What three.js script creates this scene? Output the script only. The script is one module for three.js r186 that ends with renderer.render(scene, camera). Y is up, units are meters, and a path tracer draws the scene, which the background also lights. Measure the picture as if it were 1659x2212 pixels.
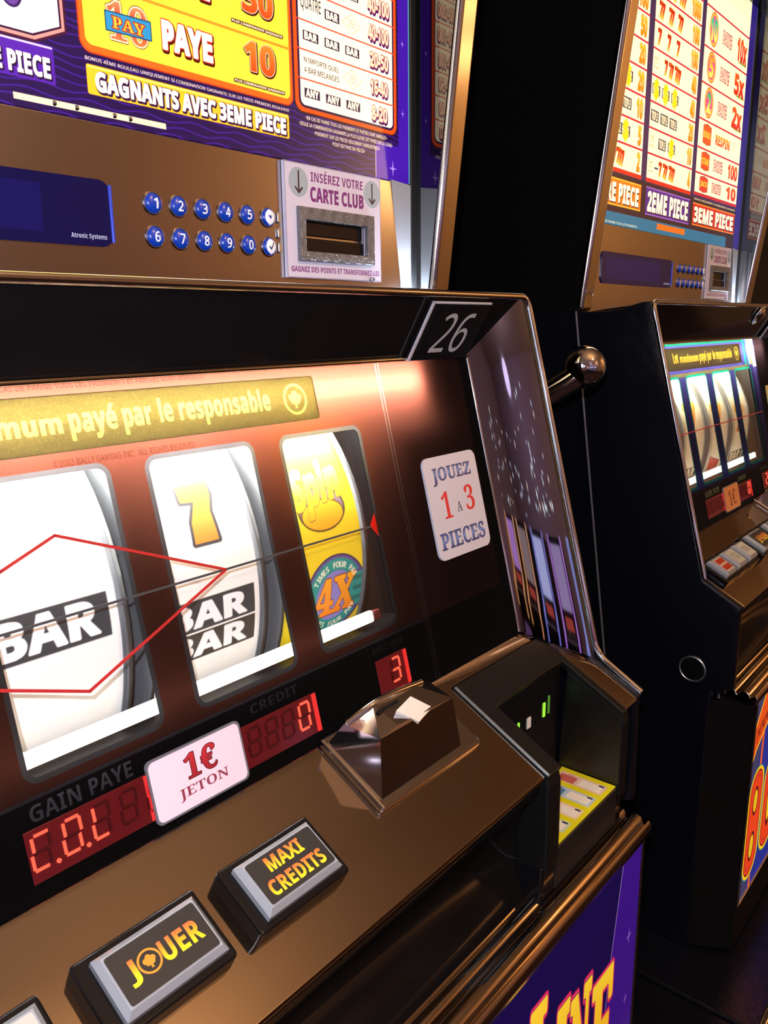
import * as THREE from 'three';
import { RoundedBoxGeometry } from 'three/addons/geometries/RoundedBoxGeometry.js';
import { ConvexGeometry } from 'three/addons/geometries/ConvexGeometry.js';
import { mergeGeometries as mergeRaw, toCreasedNormals } from 'three/addons/utils/BufferGeometryUtils.js';
import { RectAreaLightUniformsLib } from 'three/addons/lights/RectAreaLightUniformsLib.js';

// ---------------------------------------------------------------- camera, light, exposure
RectAreaLightUniformsLib.init();
const scene = new THREE.Scene();
scene.background = new THREE.Color(0x000000);
const V = (x, y, z) => new THREE.Vector3(x, y, z);
const EYE = V(0, 1.32, 0.4043), RIGHT = V(0.6452, -0.0126, 0.7639), UPV = V(0.1801, 0.9742, -0.1361), FWD = V(0.7425, -0.2254, -0.6308), FPX = 1729.12;
const camera = new THREE.PerspectiveCamera(65.2086, 1659 / 2212, 0.02, 40);
camera.position.copy(EYE); camera.up.copy(UPV); camera.lookAt(EYE.clone().add(FWD));
const renderer = new THREE.WebGLRenderer({ antialias: true });
renderer.toneMapping = THREE.LinearToneMapping;
renderer.toneMappingExposure = 1.0;
renderer.shadowMap.enabled = true;
const ADDED_LAMPS = [   // unseen pendant globes added to light walls and ceiling: position, colour, candela
  [[4.6, 2.4, 3.1], 0xffc47e, 4.6, 'beside the warm brown end wall'], [[-1.2, 2.4, 3.4], 0xe4d6ff, 1.5, 'beside the crystal light curtain'], [[1.1, 2.5, 3.9], 0xffcf9c, 1.6, 'near the middle of the mauve wall'], [[0.5, 2.3, 1.3], 0xffce9a, 3.4, 'above the aisle between the machines'],
];
const FLASH = { at: [-0.035, 1.385, 0.415], color: [0.86, 0.9, 1.06], cd: 0.66 };   // the photographer's own flash, just above the lens

// ---------------------------------------------------------------- photo pixels -> directions -> places on the surfaces that carry things
const XC = 0.26389, HW = 0.2793, PITCH = 0.792, Y0 = 0.655, TILT = 0.2433;
const ray = (px, py) => FWD.clone().addScaledVector(RIGHT, (px - 829.5) / FPX).addScaledVector(UPV, -(py - 1106) / FPX);
const GO = V(0, 1.2586, 0.0726), GD = V(0, -Math.cos(TILT), Math.sin(TILT)), GN = V(0, Math.sin(TILT), Math.cos(TILT));
const D0 = V(0, 1.0941, 0.1134), DD = V(0, -0.4693, 0.883), DN = V(0, 0.883, 0.4693);
const H0 = V(0, 1.2984, 0.0627), HD = V(0, 0.8649, 0.5019), HN = V(0, -0.5019, 0.8649);
function hit(px, py, o, n) { const d = ray(px, py); return EYE.clone().addScaledVector(d, o.clone().sub(EYE).dot(n) / d.dot(n)); }
const pn = (px, py, m = 0) => { const q = hit(px, py, V(0, 0, 0), V(0, 0, 1)); return [q.x - XC - m * PITCH, q.y]; };
const gl = (px, py, m = 0) => { const q = hit(px, py, GO, GN); return [q.x - XC - m * PITCH, -q.clone().sub(GO).dot(GD)]; };
const bel = (px, py, m = 0) => { const q = hit(px, py, V(0, 0, 0.2105), V(0, 0, 1)); return [q.x - XC - m * PITCH, q.y]; };
const RY = 1.177, RZ = -0.040, RR = 0.118;   // reel axis and radius
function rl(px, py, m = 0) {   // a pixel on the reel drums -> (x, arc length)
  const d = ray(px, py), ey = EYE.y - RY, ez = EYE.z - RZ, a = d.y * d.y + d.z * d.z, b = ey * d.y + ez * d.z, c = ey * ey + ez * ez - RR * RR;
  const t = (-b - Math.sqrt(Math.max(0, b * b - a * c))) / a;
  return [EYE.x + d.x * t - XC - m * PITCH, RR * Math.atan2(ey + d.y * t, ez + d.z * t)];
}
const boxOf = (f) => (x0, y0, x1, y1, m) => [...f(x0, y0, m), ...f(x1, y1, m)];
const pb = boxOf(pn), gb = boxOf(gl), rb = boxOf(rl), bb = boxOf(bel);
const frame = (o, up, n) => new THREE.Matrix4().makeBasis(V(1, 0, 0), up, n).setPosition(o);
const MG = frame(GO, GD.clone().negate(), GN), MD = frame(D0, DD.clone().negate(), DN), MH = frame(H0, HD, HN), MP = new THREE.Matrix4();

// ---------------------------------------------------------------- seeded noise and print
let seedN = 7; const rnd = () => { seedN = (seedN * 1664525 + 1013904223) >>> 0; return seedN / 4294967296; };
class Art {   // a sheet of print in metres, y up
  constructor(x0, y0, x1, y1, k, bg) {
    Object.assign(this, { x0, y0, x1, y1, k }); this.c = document.createElement('canvas'); this.c.width = Math.min(2048, Math.round((x1 - x0) * k)); this.c.height = Math.min(2048, Math.round((y1 - y0) * k));
    this.g = this.c.getContext('2d'); this.sx = this.c.width / (x1 - x0); this.sy = this.c.height / (y1 - y0); if (bg) this.rect(x0, y1, x1, y0, bg);
  }
  X(x) { return (x - this.x0) * this.sx; } Y(y) { return (this.y1 - y) * this.sy; }
  path(pts, close = true) { const g = this.g; g.beginPath(); pts.forEach(([x, y], i) => (i ? g.lineTo(this.X(x), this.Y(y)) : g.moveTo(this.X(x), this.Y(y)))); if (close) g.closePath(); return this; }
  paint(fill, stroke, lw = 0.001) { const g = this.g; g.lineJoin = 'round'; g.lineCap = 'round'; if (fill) { g.fillStyle = fill; g.fill(); } if (stroke) { g.strokeStyle = stroke; g.lineWidth = lw * this.sx; g.stroke(); } return this; }
  rect(x0, y0, x1, y1, fill) { this.g.fillStyle = fill; this.g.fillRect(this.X(x0), this.Y(Math.max(y0, y1)), (x1 - x0) * this.sx, Math.abs(y1 - y0) * this.sy); return this; }
  rr(x0, y0, x1, y1, r, fill, stroke, lw) { const g = this.g; g.beginPath(); g.roundRect(this.X(x0), this.Y(Math.max(y0, y1)), (x1 - x0) * this.sx, Math.abs(y1 - y0) * this.sy, r * this.sx); return this.paint(fill, stroke, lw); }
  oval(x, y, rx, ry, fill, stroke, lw) { const g = this.g; g.beginPath(); g.ellipse(this.X(x), this.Y(y), rx * this.sx, ry * this.sy, 0, 0, 7); return this.paint(fill, stroke, lw); }
  poly(pts, fill, stroke, lw) { return this.path(pts).paint(fill, stroke, lw); }
  line(pts, stroke, lw) { return this.path(pts, false).paint(null, stroke, lw); }
  text(s, [x0, y0, x1, y1], fill, o = {}) {   // fitted into the box; o: font, style, strokes [[colour, width]...], skew, grad
    const g = this.g; g.save(); g.font = `${o.style || 'bold'} 100px ${o.font || 'sans-serif'}`; g.textBaseline = 'alphabetic'; g.textAlign = 'left';
    const m = g.measureText(s), w = m.actualBoundingBoxRight + m.actualBoundingBoxLeft, h = o.cap ? 71 : m.actualBoundingBoxAscent + m.actualBoundingBoxDescent, dsc = o.cap ? 0 : m.actualBoundingBoxDescent;
    const top = Math.max(y0, y1), bot = Math.min(y0, y1), fx = ((x1 - x0) * this.sx) / w, fy = ((top - bot) * this.sy) / h;
    g.translate(this.X(x0), this.Y(bot)); g.transform(1, o.rise ? -o.rise : 0, o.skew ? -o.skew : 0, 1, 0, 0); g.scale(fx, fy); g.translate(m.actualBoundingBoxLeft, -dsc); g.lineJoin = 'round';
    for (const [col, lw, dx = 0, dy = 0] of o.strokes || []) { g.strokeStyle = col; g.lineWidth = (lw * this.sx) / Math.sqrt(fx * fy); g.strokeText(s, (dx * this.sx) / fx, (dy * this.sy) / fy); }
    if (Array.isArray(fill)) { const gr = g.createLinearGradient(0, -75, 0, 0); fill.forEach((c, i) => gr.addColorStop(i / (fill.length - 1), c)); fill = gr; }
    g.fillStyle = fill; g.fillText(s, 0, 0); if (o.heavy) { g.strokeStyle = fill; g.lineWidth = o.heavy; g.strokeText(s, 0, 0); } g.restore(); return this;
  }
  grain(n, cols, size) { for (let i = 0; i < n; i++) { this.g.fillStyle = cols[i % cols.length]; this.g.fillRect(rnd() * this.c.width, rnd() * this.c.height, size, size); } return this; }
  tex() { const t = new THREE.CanvasTexture(this.c); t.colorSpace = THREE.SRGBColorSpace; t.magFilter = THREE.LinearFilter; return t; }
  uv(geo) { const p = geo.attributes.position, uv = new Float32Array(p.count * 2); for (let i = 0; i < p.count; i++) { uv[i * 2] = (p.getX(i) - this.x0) / (this.x1 - this.x0); uv[i * 2 + 1] = (p.getY(i) - this.y0) / (this.y1 - this.y0); } geo.setAttribute('uv', new THREE.BufferAttribute(uv, 2)); return geo; }
}
function noiseTex(n, lo, hi, oct = 4, rep = 1) {   // tiling value noise as a grey DataTexture
  const d = new Uint8Array(n * n * 4), grid = [];
  for (let o = 0; o < oct; o++) { const s = 4 << o; grid.push([s, Array.from({ length: s * s }, rnd)]); }
  for (let y = 0; y < n; y++) for (let x = 0; x < n; x++) {
    let v = 0, wsum = 0;
    grid.forEach(([s, a], o) => { const u = (x / n) * s, w = (y / n) * s, i = Math.floor(u), j = Math.floor(w), fx = u - i, fy = w - j, at = (p, q) => a[(q % s) * s + (p % s)], k = 0.6 ** o; v += k * ((at(i, j) * (1 - fx) + at(i + 1, j) * fx) * (1 - fy) + (at(i, j + 1) * (1 - fx) + at(i + 1, j + 1) * fx) * fy); wsum += k; });
    const b = Math.round(lo + (hi - lo) * (v / wsum)), k = (y * n + x) * 4; d[k] = d[k + 1] = d[k + 2] = b; d[k + 3] = 255;
  }
  const t = new THREE.DataTexture(d, n, n); t.wrapS = t.wrapT = THREE.RepeatWrapping; t.magFilter = THREE.LinearFilter; t.repeat.set(rep, rep); t.needsUpdate = true; return t;
}

// ---------------------------------------------------------------- materials
const std = (o) => new THREE.MeshStandardMaterial(o), phy = (o) => new THREE.MeshPhysicalMaterial(o), lin = (r, g, b) => new THREE.Color().setRGB(r, g, b);
const M = {
  gloss: std({ color: lin(0.006, 0.0055, 0.006), roughness: 0.1 }),
  black: std({ color: lin(0.008, 0.008, 0.009), roughness: 0.42 }),
  side: std({ color: lin(0.004, 0.0045, 0.008), roughness: 0.24, bumpMap: noiseTex(256, 0, 255, 6, 14), bumpScale: 0.0006 }),
  grain: std({ color: lin(0.005, 0.005, 0.005), roughness: 0.34, bumpMap: noiseTex(128, 0, 255, 6, 60), bumpScale: 0.0002 }),
  chrome: std({ color: lin(0.72, 0.70, 0.72), roughness: 0.06, metalness: 1 }),
  mirror: std({ color: lin(0.33, 0.31, 0.37), roughness: 0.03, metalness: 1 }),
  smoke: std({ color: lin(0.12, 0.115, 0.11), roughness: 0.05, metalness: 1 }),
  deck: std({ color: lin(0.62, 0.53, 0.46), roughness: 0.09, metalness: 1, roughnessMap: noiseTex(256, 150, 255, 5, 6) }),
  panel: std({ color: lin(0.50, 0.44, 0.40), roughness: 0.2, metalness: 1 }),
  steel: std({ color: lin(0.55, 0.58, 0.62), roughness: 0.34, metalness: 1 }),
  trim: std({ color: lin(0.62, 0.55, 0.46), roughness: 0.12, metalness: 1 }),
  pane: phy({ color: 0xffffff, roughness: 0, transmission: 1, thickness: 0, ior: 1.5 }),
  inside: std({ color: lin(0.035, 0.04, 0.048), roughness: 0.6 }),
  rim: std({ color: lin(0.12, 0.13, 0.14), roughness: 0.5 }),
  white: std({ color: lin(0.75, 0.75, 0.72), roughness: 0.5 }),
  clear: phy({ color: lin(0.30, 0.32, 0.35), roughness: 0.18, clearcoat: 1, clearcoatRoughness: 0.05 }),
  blueKey: phy({ color: lin(0.012, 0.05, 0.36), roughness: 0.22, clearcoat: 1, clearcoatRoughness: 0.05, emissive: lin(0.01, 0.05, 0.42), emissiveIntensity: 0.45 }),
  led: std({ color: 0x400604, emissive: lin(1, 0.09, 0.045), emissiveIntensity: 1.7 }),
  ledDim: std({ color: lin(0.05, 0.004, 0.005), roughness: 0.25, emissive: lin(0.16, 0.004, 0.008), emissiveIntensity: 0.35 }),
  ledOff: std({ color: lin(0.03, 0.002, 0.003), roughness: 0.3, emissive: lin(0.10, 0.002, 0.004), emissiveIntensity: 0.18 }),
  ledBright: std({ color: lin(0.3, 0.01, 0.01), emissive: lin(0.75, 0.02, 0.015), emissiveIntensity: 0.7 }),
  tube: std({ color: 0xffffff, emissive: lin(1, 0.96, 0.88), emissiveIntensity: 170 }),
  tubeWarm: std({ color: 0xffffff, emissive: lin(1, 0.93, 0.68), emissiveIntensity: 110 }),
  tubeLow: std({ color: 0xffffff, emissive: lin(1, 0.97, 0.88), emissiveIntensity: 1.6 }),
  redLine: std({ color: lin(0.45, 0.02, 0.02), roughness: 0.4 }),
  greyLine: std({ color: lin(0.05, 0.05, 0.055), roughness: 0.4 }),
  ledWhite: std({ color: 0xffffff, emissive: lin(0.72, 0.84, 1), emissiveIntensity: 120 }),
  green: std({ color: lin(0.1, 0.3, 0.02), emissive: lin(0.35, 0.85, 0.05), emissiveIntensity: 0.9 }),
};

// ---------------------------------------------------------------- building helpers
function mesh(parent, name, geo, mat, label) {
  const m = new THREE.Mesh(geo, mat); m.name = name; m.castShadow = m.receiveShadow = true; parent.add(m);
  if (label) m.userData.label = label; return m;
}
const part = (parent, name, geo, mat, label) => mesh(parent, name, geo.translate(0, -Y0, 0), mat, label);   // geometry in the machine's frame, heights from the floor
const mergeGeometries = (l) => mergeRaw(l.map((g) => { const k = g.index ? g.toNonIndexed() : g; for (const n of Object.keys(k.attributes)) if (!['position', 'normal', 'uv'].includes(n)) k.deleteAttribute(n); return k; }));
const at = (geo, mtx) => geo.applyMatrix4(mtx);
function rrShape(x0, y0, x1, y1, r) {
  const s = new THREE.Shape(); s.moveTo(x0 + r, y0); s.lineTo(x1 - r, y0); s.absarc(x1 - r, y0 + r, r, -Math.PI / 2, 0); s.lineTo(x1, y1 - r); s.absarc(x1 - r, y1 - r, r, 0, Math.PI / 2);
  s.lineTo(x0 + r, y1); s.absarc(x0 + r, y1 - r, r, Math.PI / 2, Math.PI); s.lineTo(x0, y0 + r); s.absarc(x0 + r, y0 + r, r, Math.PI, Math.PI * 1.5); return s;
}
const polyShape = (pts) => { const s = new THREE.Shape(); pts.forEach(([x, y], i) => (i ? s.lineTo(x, y) : s.moveTo(x, y))); s.closePath(); return s; };
function ex(shape, depth, bevel = 0, z = 0, seg = 6) {   // from z up to z + depth, bevel included
  const g = new THREE.ExtrudeGeometry(shape, { depth: Math.max(1e-4, depth - 2 * bevel), bevelEnabled: bevel > 0, bevelSize: bevel, bevelThickness: bevel, bevelOffset: -bevel, bevelSegments: 3, curveSegments: seg });
  return g.translate(0, 0, z + bevel);
}
const smooth = (g, a = 0.6) => toCreasedNormals((g.index ? g.toNonIndexed() : g).scale(1000, 1000, 1000), a).scale(0.001, 0.001, 0.001);   // the crease test rounds to centimetres
const exX = (pts, x0, x1, bevel = 0) => ex(polyShape(pts), x1 - x0, bevel).rotateY(Math.PI / 2).applyMatrix4(new THREE.Matrix4().makeTranslation(x0, 0, 0));   // pts are (-z, y), swept along x
const zy = (pts) => pts.map(([y, z]) => [-z, y]);
const hull = (pts) => new ConvexGeometry(pts.map(([x, y, z]) => V(x, y, z)));
const box = (x0, y0, z0, x1, y1, z1, r = 0.001) => new RoundedBoxGeometry(x1 - x0, y1 - y0, z1 - z0, 2, Math.min(r, (x1 - x0) / 2.2, (y1 - y0) / 2.2, (z1 - z0) / 2.2)).translate((x0 + x1) / 2, (y0 + y1) / 2, (z0 + z1) / 2);
class Pts extends THREE.Curve { constructor(p) { super(); this.p = p; } getPoint(t) { const n = this.p.length - 1, i = Math.min(n - 1, Math.floor(t * n)); return this.p[i].clone().lerp(this.p[i + 1], t * n - i); } }
function tubeOf(pts, r, seg = 8, round = 0) {   // a round bar through points, corners eased by «round»
  const v = pts.map((p) => V(...p)), out = [v[0]];
  for (let i = 1; i < v.length - 1; i++) {
    if (!round) { out.push(v[i]); continue; }
    const a = v[i].clone().add(v[i - 1].clone().sub(v[i]).setLength(round)), b = v[i].clone().add(v[i + 1].clone().sub(v[i]).setLength(round));
    for (let k = 0; k <= 8; k++) out.push(new THREE.QuadraticBezierCurve3(a, v[i], b).getPoint(k / 8));
  }
  out.push(v[v.length - 1]);
  const gs = []; for (let i = 0; i < out.length - 1; i++) { const l = out[i].distanceTo(out[i + 1]); if (l < 1e-5) continue; const c = new THREE.CylinderGeometry(r, r, l, seg, 1, i > 0 && i < out.length - 2 ? true : false); c.applyQuaternion(new THREE.Quaternion().setFromUnitVectors(V(0, 1, 0), out[i + 1].clone().sub(out[i]).normalize())).translate(...out[i].clone().add(out[i + 1]).multiplyScalar(0.5).toArray()); gs.push(c); if (i) gs.push(new THREE.SphereGeometry(r, seg, 6).translate(...out[i].toArray())); }
  return mergeGeometries(gs);
}
const taken = new Set();
function numbered(n) { let k = 0, s = n; while (taken.has(s)) s = n + '_' + String(++k).padStart(3, '0'); taken.add(s); return s; }
function thing(name, label, category, [x, y, z] = [0, 0, 0], group) {
  const o = new THREE.Group(); o.name = numbered(name); o.position.set(x, y, z); o.userData = { label, category }; if (group) o.userData.group = group; scene.add(o); return o;
}
function structure(name, geo, mat, label) { const o = mesh(scene, name, geo, mat); o.userData = { label, kind: 'structure', category: name.split('_')[0] }; return o; }

// ---------------------------------------------------------------- the room
{
  const plaster = (c, rep) => std({ color: lin(...c), roughness: 0.85, bumpMap: noiseTex(256, 0, 255, 5, rep), bumpScale: 0.002 });
  const carpet = new Art(0, 0, 2, 2, 256, '#2a1518'); for (let i = 0; i < 160; i++) carpet.oval(rnd() * 2, rnd() * 2, 0.03 + rnd() * 0.05, 0.02 + rnd() * 0.05, ['#3a1a14', '#23162a', '#402612'][i % 3]);
  const ct = carpet.grain(9000, ['#150b0c', '#33201c'], 1).tex(); ct.wrapS = ct.wrapT = THREE.RepeatWrapping; ct.repeat.set(4, 3);
  structure('floor', new THREE.BoxGeometry(9, 0.2, 6).translate(1.2, -0.1, 1.9), std({ map: ct, roughness: 0.95 }), 'dark patterned carpet of the gaming hall');
  structure('ceiling', new THREE.BoxGeometry(9, 0.2, 6).translate(1.2, 3.0, 1.9), plaster([0.56, 0.43, 0.29], 5), 'brown plaster ceiling of the gaming hall');
  structure('wall_back', new THREE.BoxGeometry(9, 3, 0.15).translate(1.2, 1.5, -0.75), std({ color: lin(0.01, 0.01, 0.011), roughness: 0.7 }), 'black wall behind the slot machines');
  structure('wall_front', new THREE.BoxGeometry(9, 3, 0.15).translate(1.2, 1.5, 4.6), plaster([0.40, 0.30, 0.32], 5), 'mauve brown wall across the gaming hall');
  structure('wall_left', new THREE.BoxGeometry(0.15, 3, 6).translate(-3.1, 1.5, 1.9), plaster([0.40, 0.31, 0.30], 5), 'mauve brown wall at the near end of the row');
  structure('wall_right', new THREE.BoxGeometry(0.15, 3, 6).translate(5.5, 1.5, 1.9), plaster([0.52, 0.38, 0.24], 5), 'warm brown wall at the far end of the row');
}
for (const [p, c, cd, where] of ADDED_LAMPS) {
  const t = thing('added_pendant_lamp', 'added glass globe lamp on a rod from the ceiling, ' + where, 'lamp', [p[0], 2.9, p[2]], 'added globe lamps on the ceiling'), d = p[1] - 2.9, col = new THREE.Color(c);
  mesh(t, 'ceiling_rose', new THREE.CylinderGeometry(0.06, 0.07, 0.03, 20).translate(0, -0.015, 0), M.trim);
  mesh(t, 'rod', new THREE.CylinderGeometry(0.008, 0.008, -d - 0.1, 10).translate(0, d / 2, 0), M.trim);
  mesh(t, 'globe', new THREE.SphereGeometry(0.11, 24, 16).translate(0, d, 0), std({ color: 0xffffff, emissive: col, emissiveIntensity: 2.2 }));
  const l = new THREE.PointLight(col, cd); l.position.set(0, d, 0); l.castShadow = true; l.shadow.radius = 5; t.add(l);
}

// ---------------------------------------------------------------- print of the glasses
const BAR = (a, [x0, y0, x1, y1], bg = '#1a1230', fg = '#fff4d8', s = 'BAR') => { a.rect(x0, y0, x1, y1, bg); const w = x1 - x0, h = y1 - y0; a.text(s, [x0 + w * 0.1, y0 + h * 0.12, x1 - w * 0.1, y1 - h * 0.12], fg, { heavy: 6 }); };
const PAYX = 0.2495, PAYB = 1.4262, PAYT = 1.75;
function stars(a, list, col) { for (const [x, y, r] of list) a.poly([[x, y + r], [x + r * 0.12, y + r * 0.12], [x + r * 0.75, y], [x + r * 0.12, y - r * 0.12], [x, y - r], [x - r * 0.12, y - r * 0.12], [x - r * 0.75, y], [x - r * 0.12, y + r * 0.12]], col); }
function payArtA() {   // purple glass with the yellow bonus table
  const a = new Art(-PAYX, PAYB, PAYX, PAYT, 4100, '#1d0b40');
  for (let y = PAYB; y < PAYT; y += 0.0042) { const pts = []; for (let x = -PAYX; x < PAYX; x += 0.003) pts.push([x, y + Math.sin(x * 190 + Math.sin(y * 90) * 4) * 0.0011]); a.line(pts, '#341578', 0.0009); }
  a.rect(-0.0575, 1.4322, 0.0290, 1.4292, '#f2ecb0').rect(0.2352, PAYT, PAYX, PAYB, '#3b149c').rect(0.2095, 1.4505, PAYX, PAYB, '#3b149c').rect(0.2088, 1.446, 0.2095, PAYB, '#d8b4d8').rect(0.2472, PAYT, PAYX, PAYB, '#4f8fa8');  // pale bracket strip at the foot painted bright in the glowing print
  stars(a, [[0.2285, 1.4345, 0.006], [0.2405, 1.474, 0.003], [0.2405, 1.521, 0.003], [0.2405, 1.56, 0.004]], '#9f86e8');
  // shield of the second coin and its purple name plate
  const sh = (d) => [[-0.2, 1.7], [-0.0275 - d, 1.7], [-0.0275 - d, 1.4652 + d * 0.6], [-0.0437 - d * 0.3, 1.4578 + d], [-0.2, 1.4578 + d]];
  a.poly(sh(-0.0012), '#3a0f2c').poly(sh(0), '#c98a80').poly(sh(0.0016), '#2a0c30').poly(sh(0.0026), '#fffbe8');
  a.oval(-0.0535, 1.4775, 0.0052, 0.0075, '#5d3a8a', '#2d1750', 0.0012);
  a.rect(-0.16, 1.4558, -0.0348, 1.4392, '#4a1c96').rect(-0.16, 1.4562, -0.0352, 1.4552, '#cbb8f0').text('2EME PIECE', [-0.0815, 1.4510, -0.0372, 1.4418], '#fff3dc', { heavy: 5, strokes: [['#160630', 0.0014, 0.0004, 0.0005]] });
  // yellow bonus table
  a.rr(-0.0197, 1.72, 0.1282, 1.4588, 0.006, '#e0601c', '#b03418', 0.0008).rr(-0.0165, 1.717, 0.1258, 1.4625, 0.004, '#ffe23c');
  a.line([[-0.0165, 1.492], [0.1258, 1.492]], '#f08c28', 0.0016).line([[-0.0165, 1.524], [0.1258, 1.524]], '#f08c28', 0.0016);
  for (const [dy, n] of [[0, '10'], [0.0322, '30'], [0.0644, '50']]) {
    const T = (b) => [b[0], b[1] + dy, b[2], b[3] + dy];
    a.text(n, T(pb(231, -6, 325, 106)), ['#e88a60', '#c63018', '#e07040'], { font: 'serif', strokes: [['#4a1808', 0.0022], ['#ffe9b8', 0.0014]] });
    const q = T(pb(228, 20, 330, 88)); a.poly([[q[0], q[1]], [q[2], q[1] + 0.001], [q[2], q[3]], [q[0], q[3] - 0.001]], '#2a86b8', '#123a60', 0.0006).text('PAY', [q[0] + 0.004, q[1] - 0.0015, q[2] - 0.004, q[3] + 0.0012], '#ffb43c', { font: 'serif', strokes: [['#a02814', 0.0012]] });
    a.text('PAYE', T(pb(352, 42, 462, 134)), '#fff8dc', { heavy: 8, strokes: [['#3a0c08', 0.0034, 0.0003, 0.0006], ['#c8281c', 0.0024]] });
    a.text(n, T(pb(530, 84, 596, 166)), ['#f0802c', '#e04818'], { heavy: 6, strokes: [['#38100a', 0.0034, 0.0003, 0.0005], ['#fff4d0', 0.0020]] });
    a.text('PLUS COMBINAISON GAGNANTE', T(pb(509, 168, 617, 204)), '#fff6d8', { style: 'italic bold', strokes: [['#3a1408', 0.0013]] });
  }
  a.text('BONUS 4ÈME ROULEAU UNIQUEMENT SI COMBINAISON GAGNANTE SUR LES TROIS PREMIERS ROULEAUX', pb(185, 116, 627, 243), '#efe3c0', { style: 'normal' });
  const g = pb(187, 135, 628, 300); a.rr(g[0], g[1], g[2], g[3], 0.0012, '#f4b428').rect(g[0] + 0.0008, g[1] - 0.0006, g[2] - 0.0008, g[1] - 0.0014, '#ffe870');
  a.text('GAGNANTS AVEC 3EME PIECE', [g[0] + 0.005, g[1] - 0.0028, g[2] - 0.003, g[3] + 0.0025], '#fff6e0', { heavy: 7, strokes: [['#2a1038', 0.0022, 0.0005, 0.0006]] });
  // white table of the bar symbols
  a.rr(0.1298, 1.72, 0.2335, 1.4572, 0.007, '#d84a18', '#38100a', 0.0008).rr(0.1335, 1.716, 0.2302, 1.4603, 0.005, '#1c0c3a').rr(0.1352, 1.714, 0.2288, 1.4618, 0.004, '#fff6d6');
  const rows = [1.4775, 1.4948, 1.512, 1.5293, 1.5466, 1.5639, 1.5812]; for (const y of rows) a.line([[0.134, y], [0.2298, y]], '#d2483c', 0.0009);
  const num = (s, b) => a.text(s, b, '#ffd7b8', { heavy: 4, strokes: [['#3a1060', 0.0020, 0.0003, 0.0008], ['#b02c30', 0.0012]] });
  const three = (y, s) => { for (const x of [0.1388, 0.1588, 0.1788]) BAR(a, [x, y + 0.0028, x + 0.0142, y - 0.0028], '#1c1238', '#fff6d6', s); };
  const dia = (y) => { const x = 0.1855; a.poly([[x, y + 0.0062], [x + 0.009, y], [x, y - 0.0062], [x - 0.009, y]], null, '#c8a878', 0.0004); a.text('DANS', [x - 0.003, y + 0.003, x + 0.003, y + 0.0016], '#5a4a50', { style: 'normal' }).text("L'ORDRE", [x - 0.0042, y + 0.0010, x + 0.0042, y - 0.0004], '#5a4a50', { style: 'normal' }).text('SUIVANT', [x - 0.0042, y - 0.001, x + 0.0042, y - 0.0024], '#5a4a50', { style: 'normal' }); };
  three(1.4695, 'ANY'); num('8-20', [0.2055, 1.4738, 0.2225, 1.4645]);
  a.text("N'IMPORTE QUEL", [0.1392, 1.4905, 0.172, 1.4868], '#2a2030', { style: 'normal', heavy: 2 }).text('4 BAR MELANGES', [0.1392, 1.4852, 0.172, 1.4815], '#2a2030', { style: 'normal', heavy: 2 }); dia(1.4862); num('16-40', [0.2045, 1.491, 0.2232, 1.4818]);
  three(1.5035, 'BAR'); num('20-50', [0.2045, 1.5083, 0.224, 1.499]);
  a.text('QUATRE', [0.1375, 1.5265, 0.156, 1.517], '#2a2030', { style: 'normal', heavy: 2 }); BAR(a, [0.1595, 1.5235, 0.1735, 1.5175]); dia(1.5205); num('40-100', [0.203, 1.5255, 0.2245, 1.516]);
  for (const [y, n] of [[1.538, '40-100'], [1.5552, '80-200'], [1.5725, '160-400'], [1.59, '400-1000']]) { three(y, 'BAR'); num(n, [0.203, y + 0.005, 0.2255, y - 0.0045]); }
  ['•EN CAS DE PANNE TOUS LES PAIEMENTS ET PARTIES SONT ANNULES•', '•SEULE LA COMBINAISON GAGNANTE LA PLUS ELEVEE EST PAYEE SUR LA LIGNE•', '•PAIEMENT SUR LES PIECES SEULEMENT ENREGISTREES•', '•TOUT EST PAYE EN PIECES•'].forEach((s, i) => { const b = [[664, 838], [650, 850], [682, 823], [720, 791]][i], x0 = pn(b[0], 280 + i * 12)[0], x1 = pn(b[1], 310 + i * 12)[0], y = 1.4545 - i * 0.0042; a.text(s, [x0, y + 0.0012, x1, y - 0.0012], '#d8d0b0', { style: 'normal', heavy: 2 }); });
  return a;
}
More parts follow.
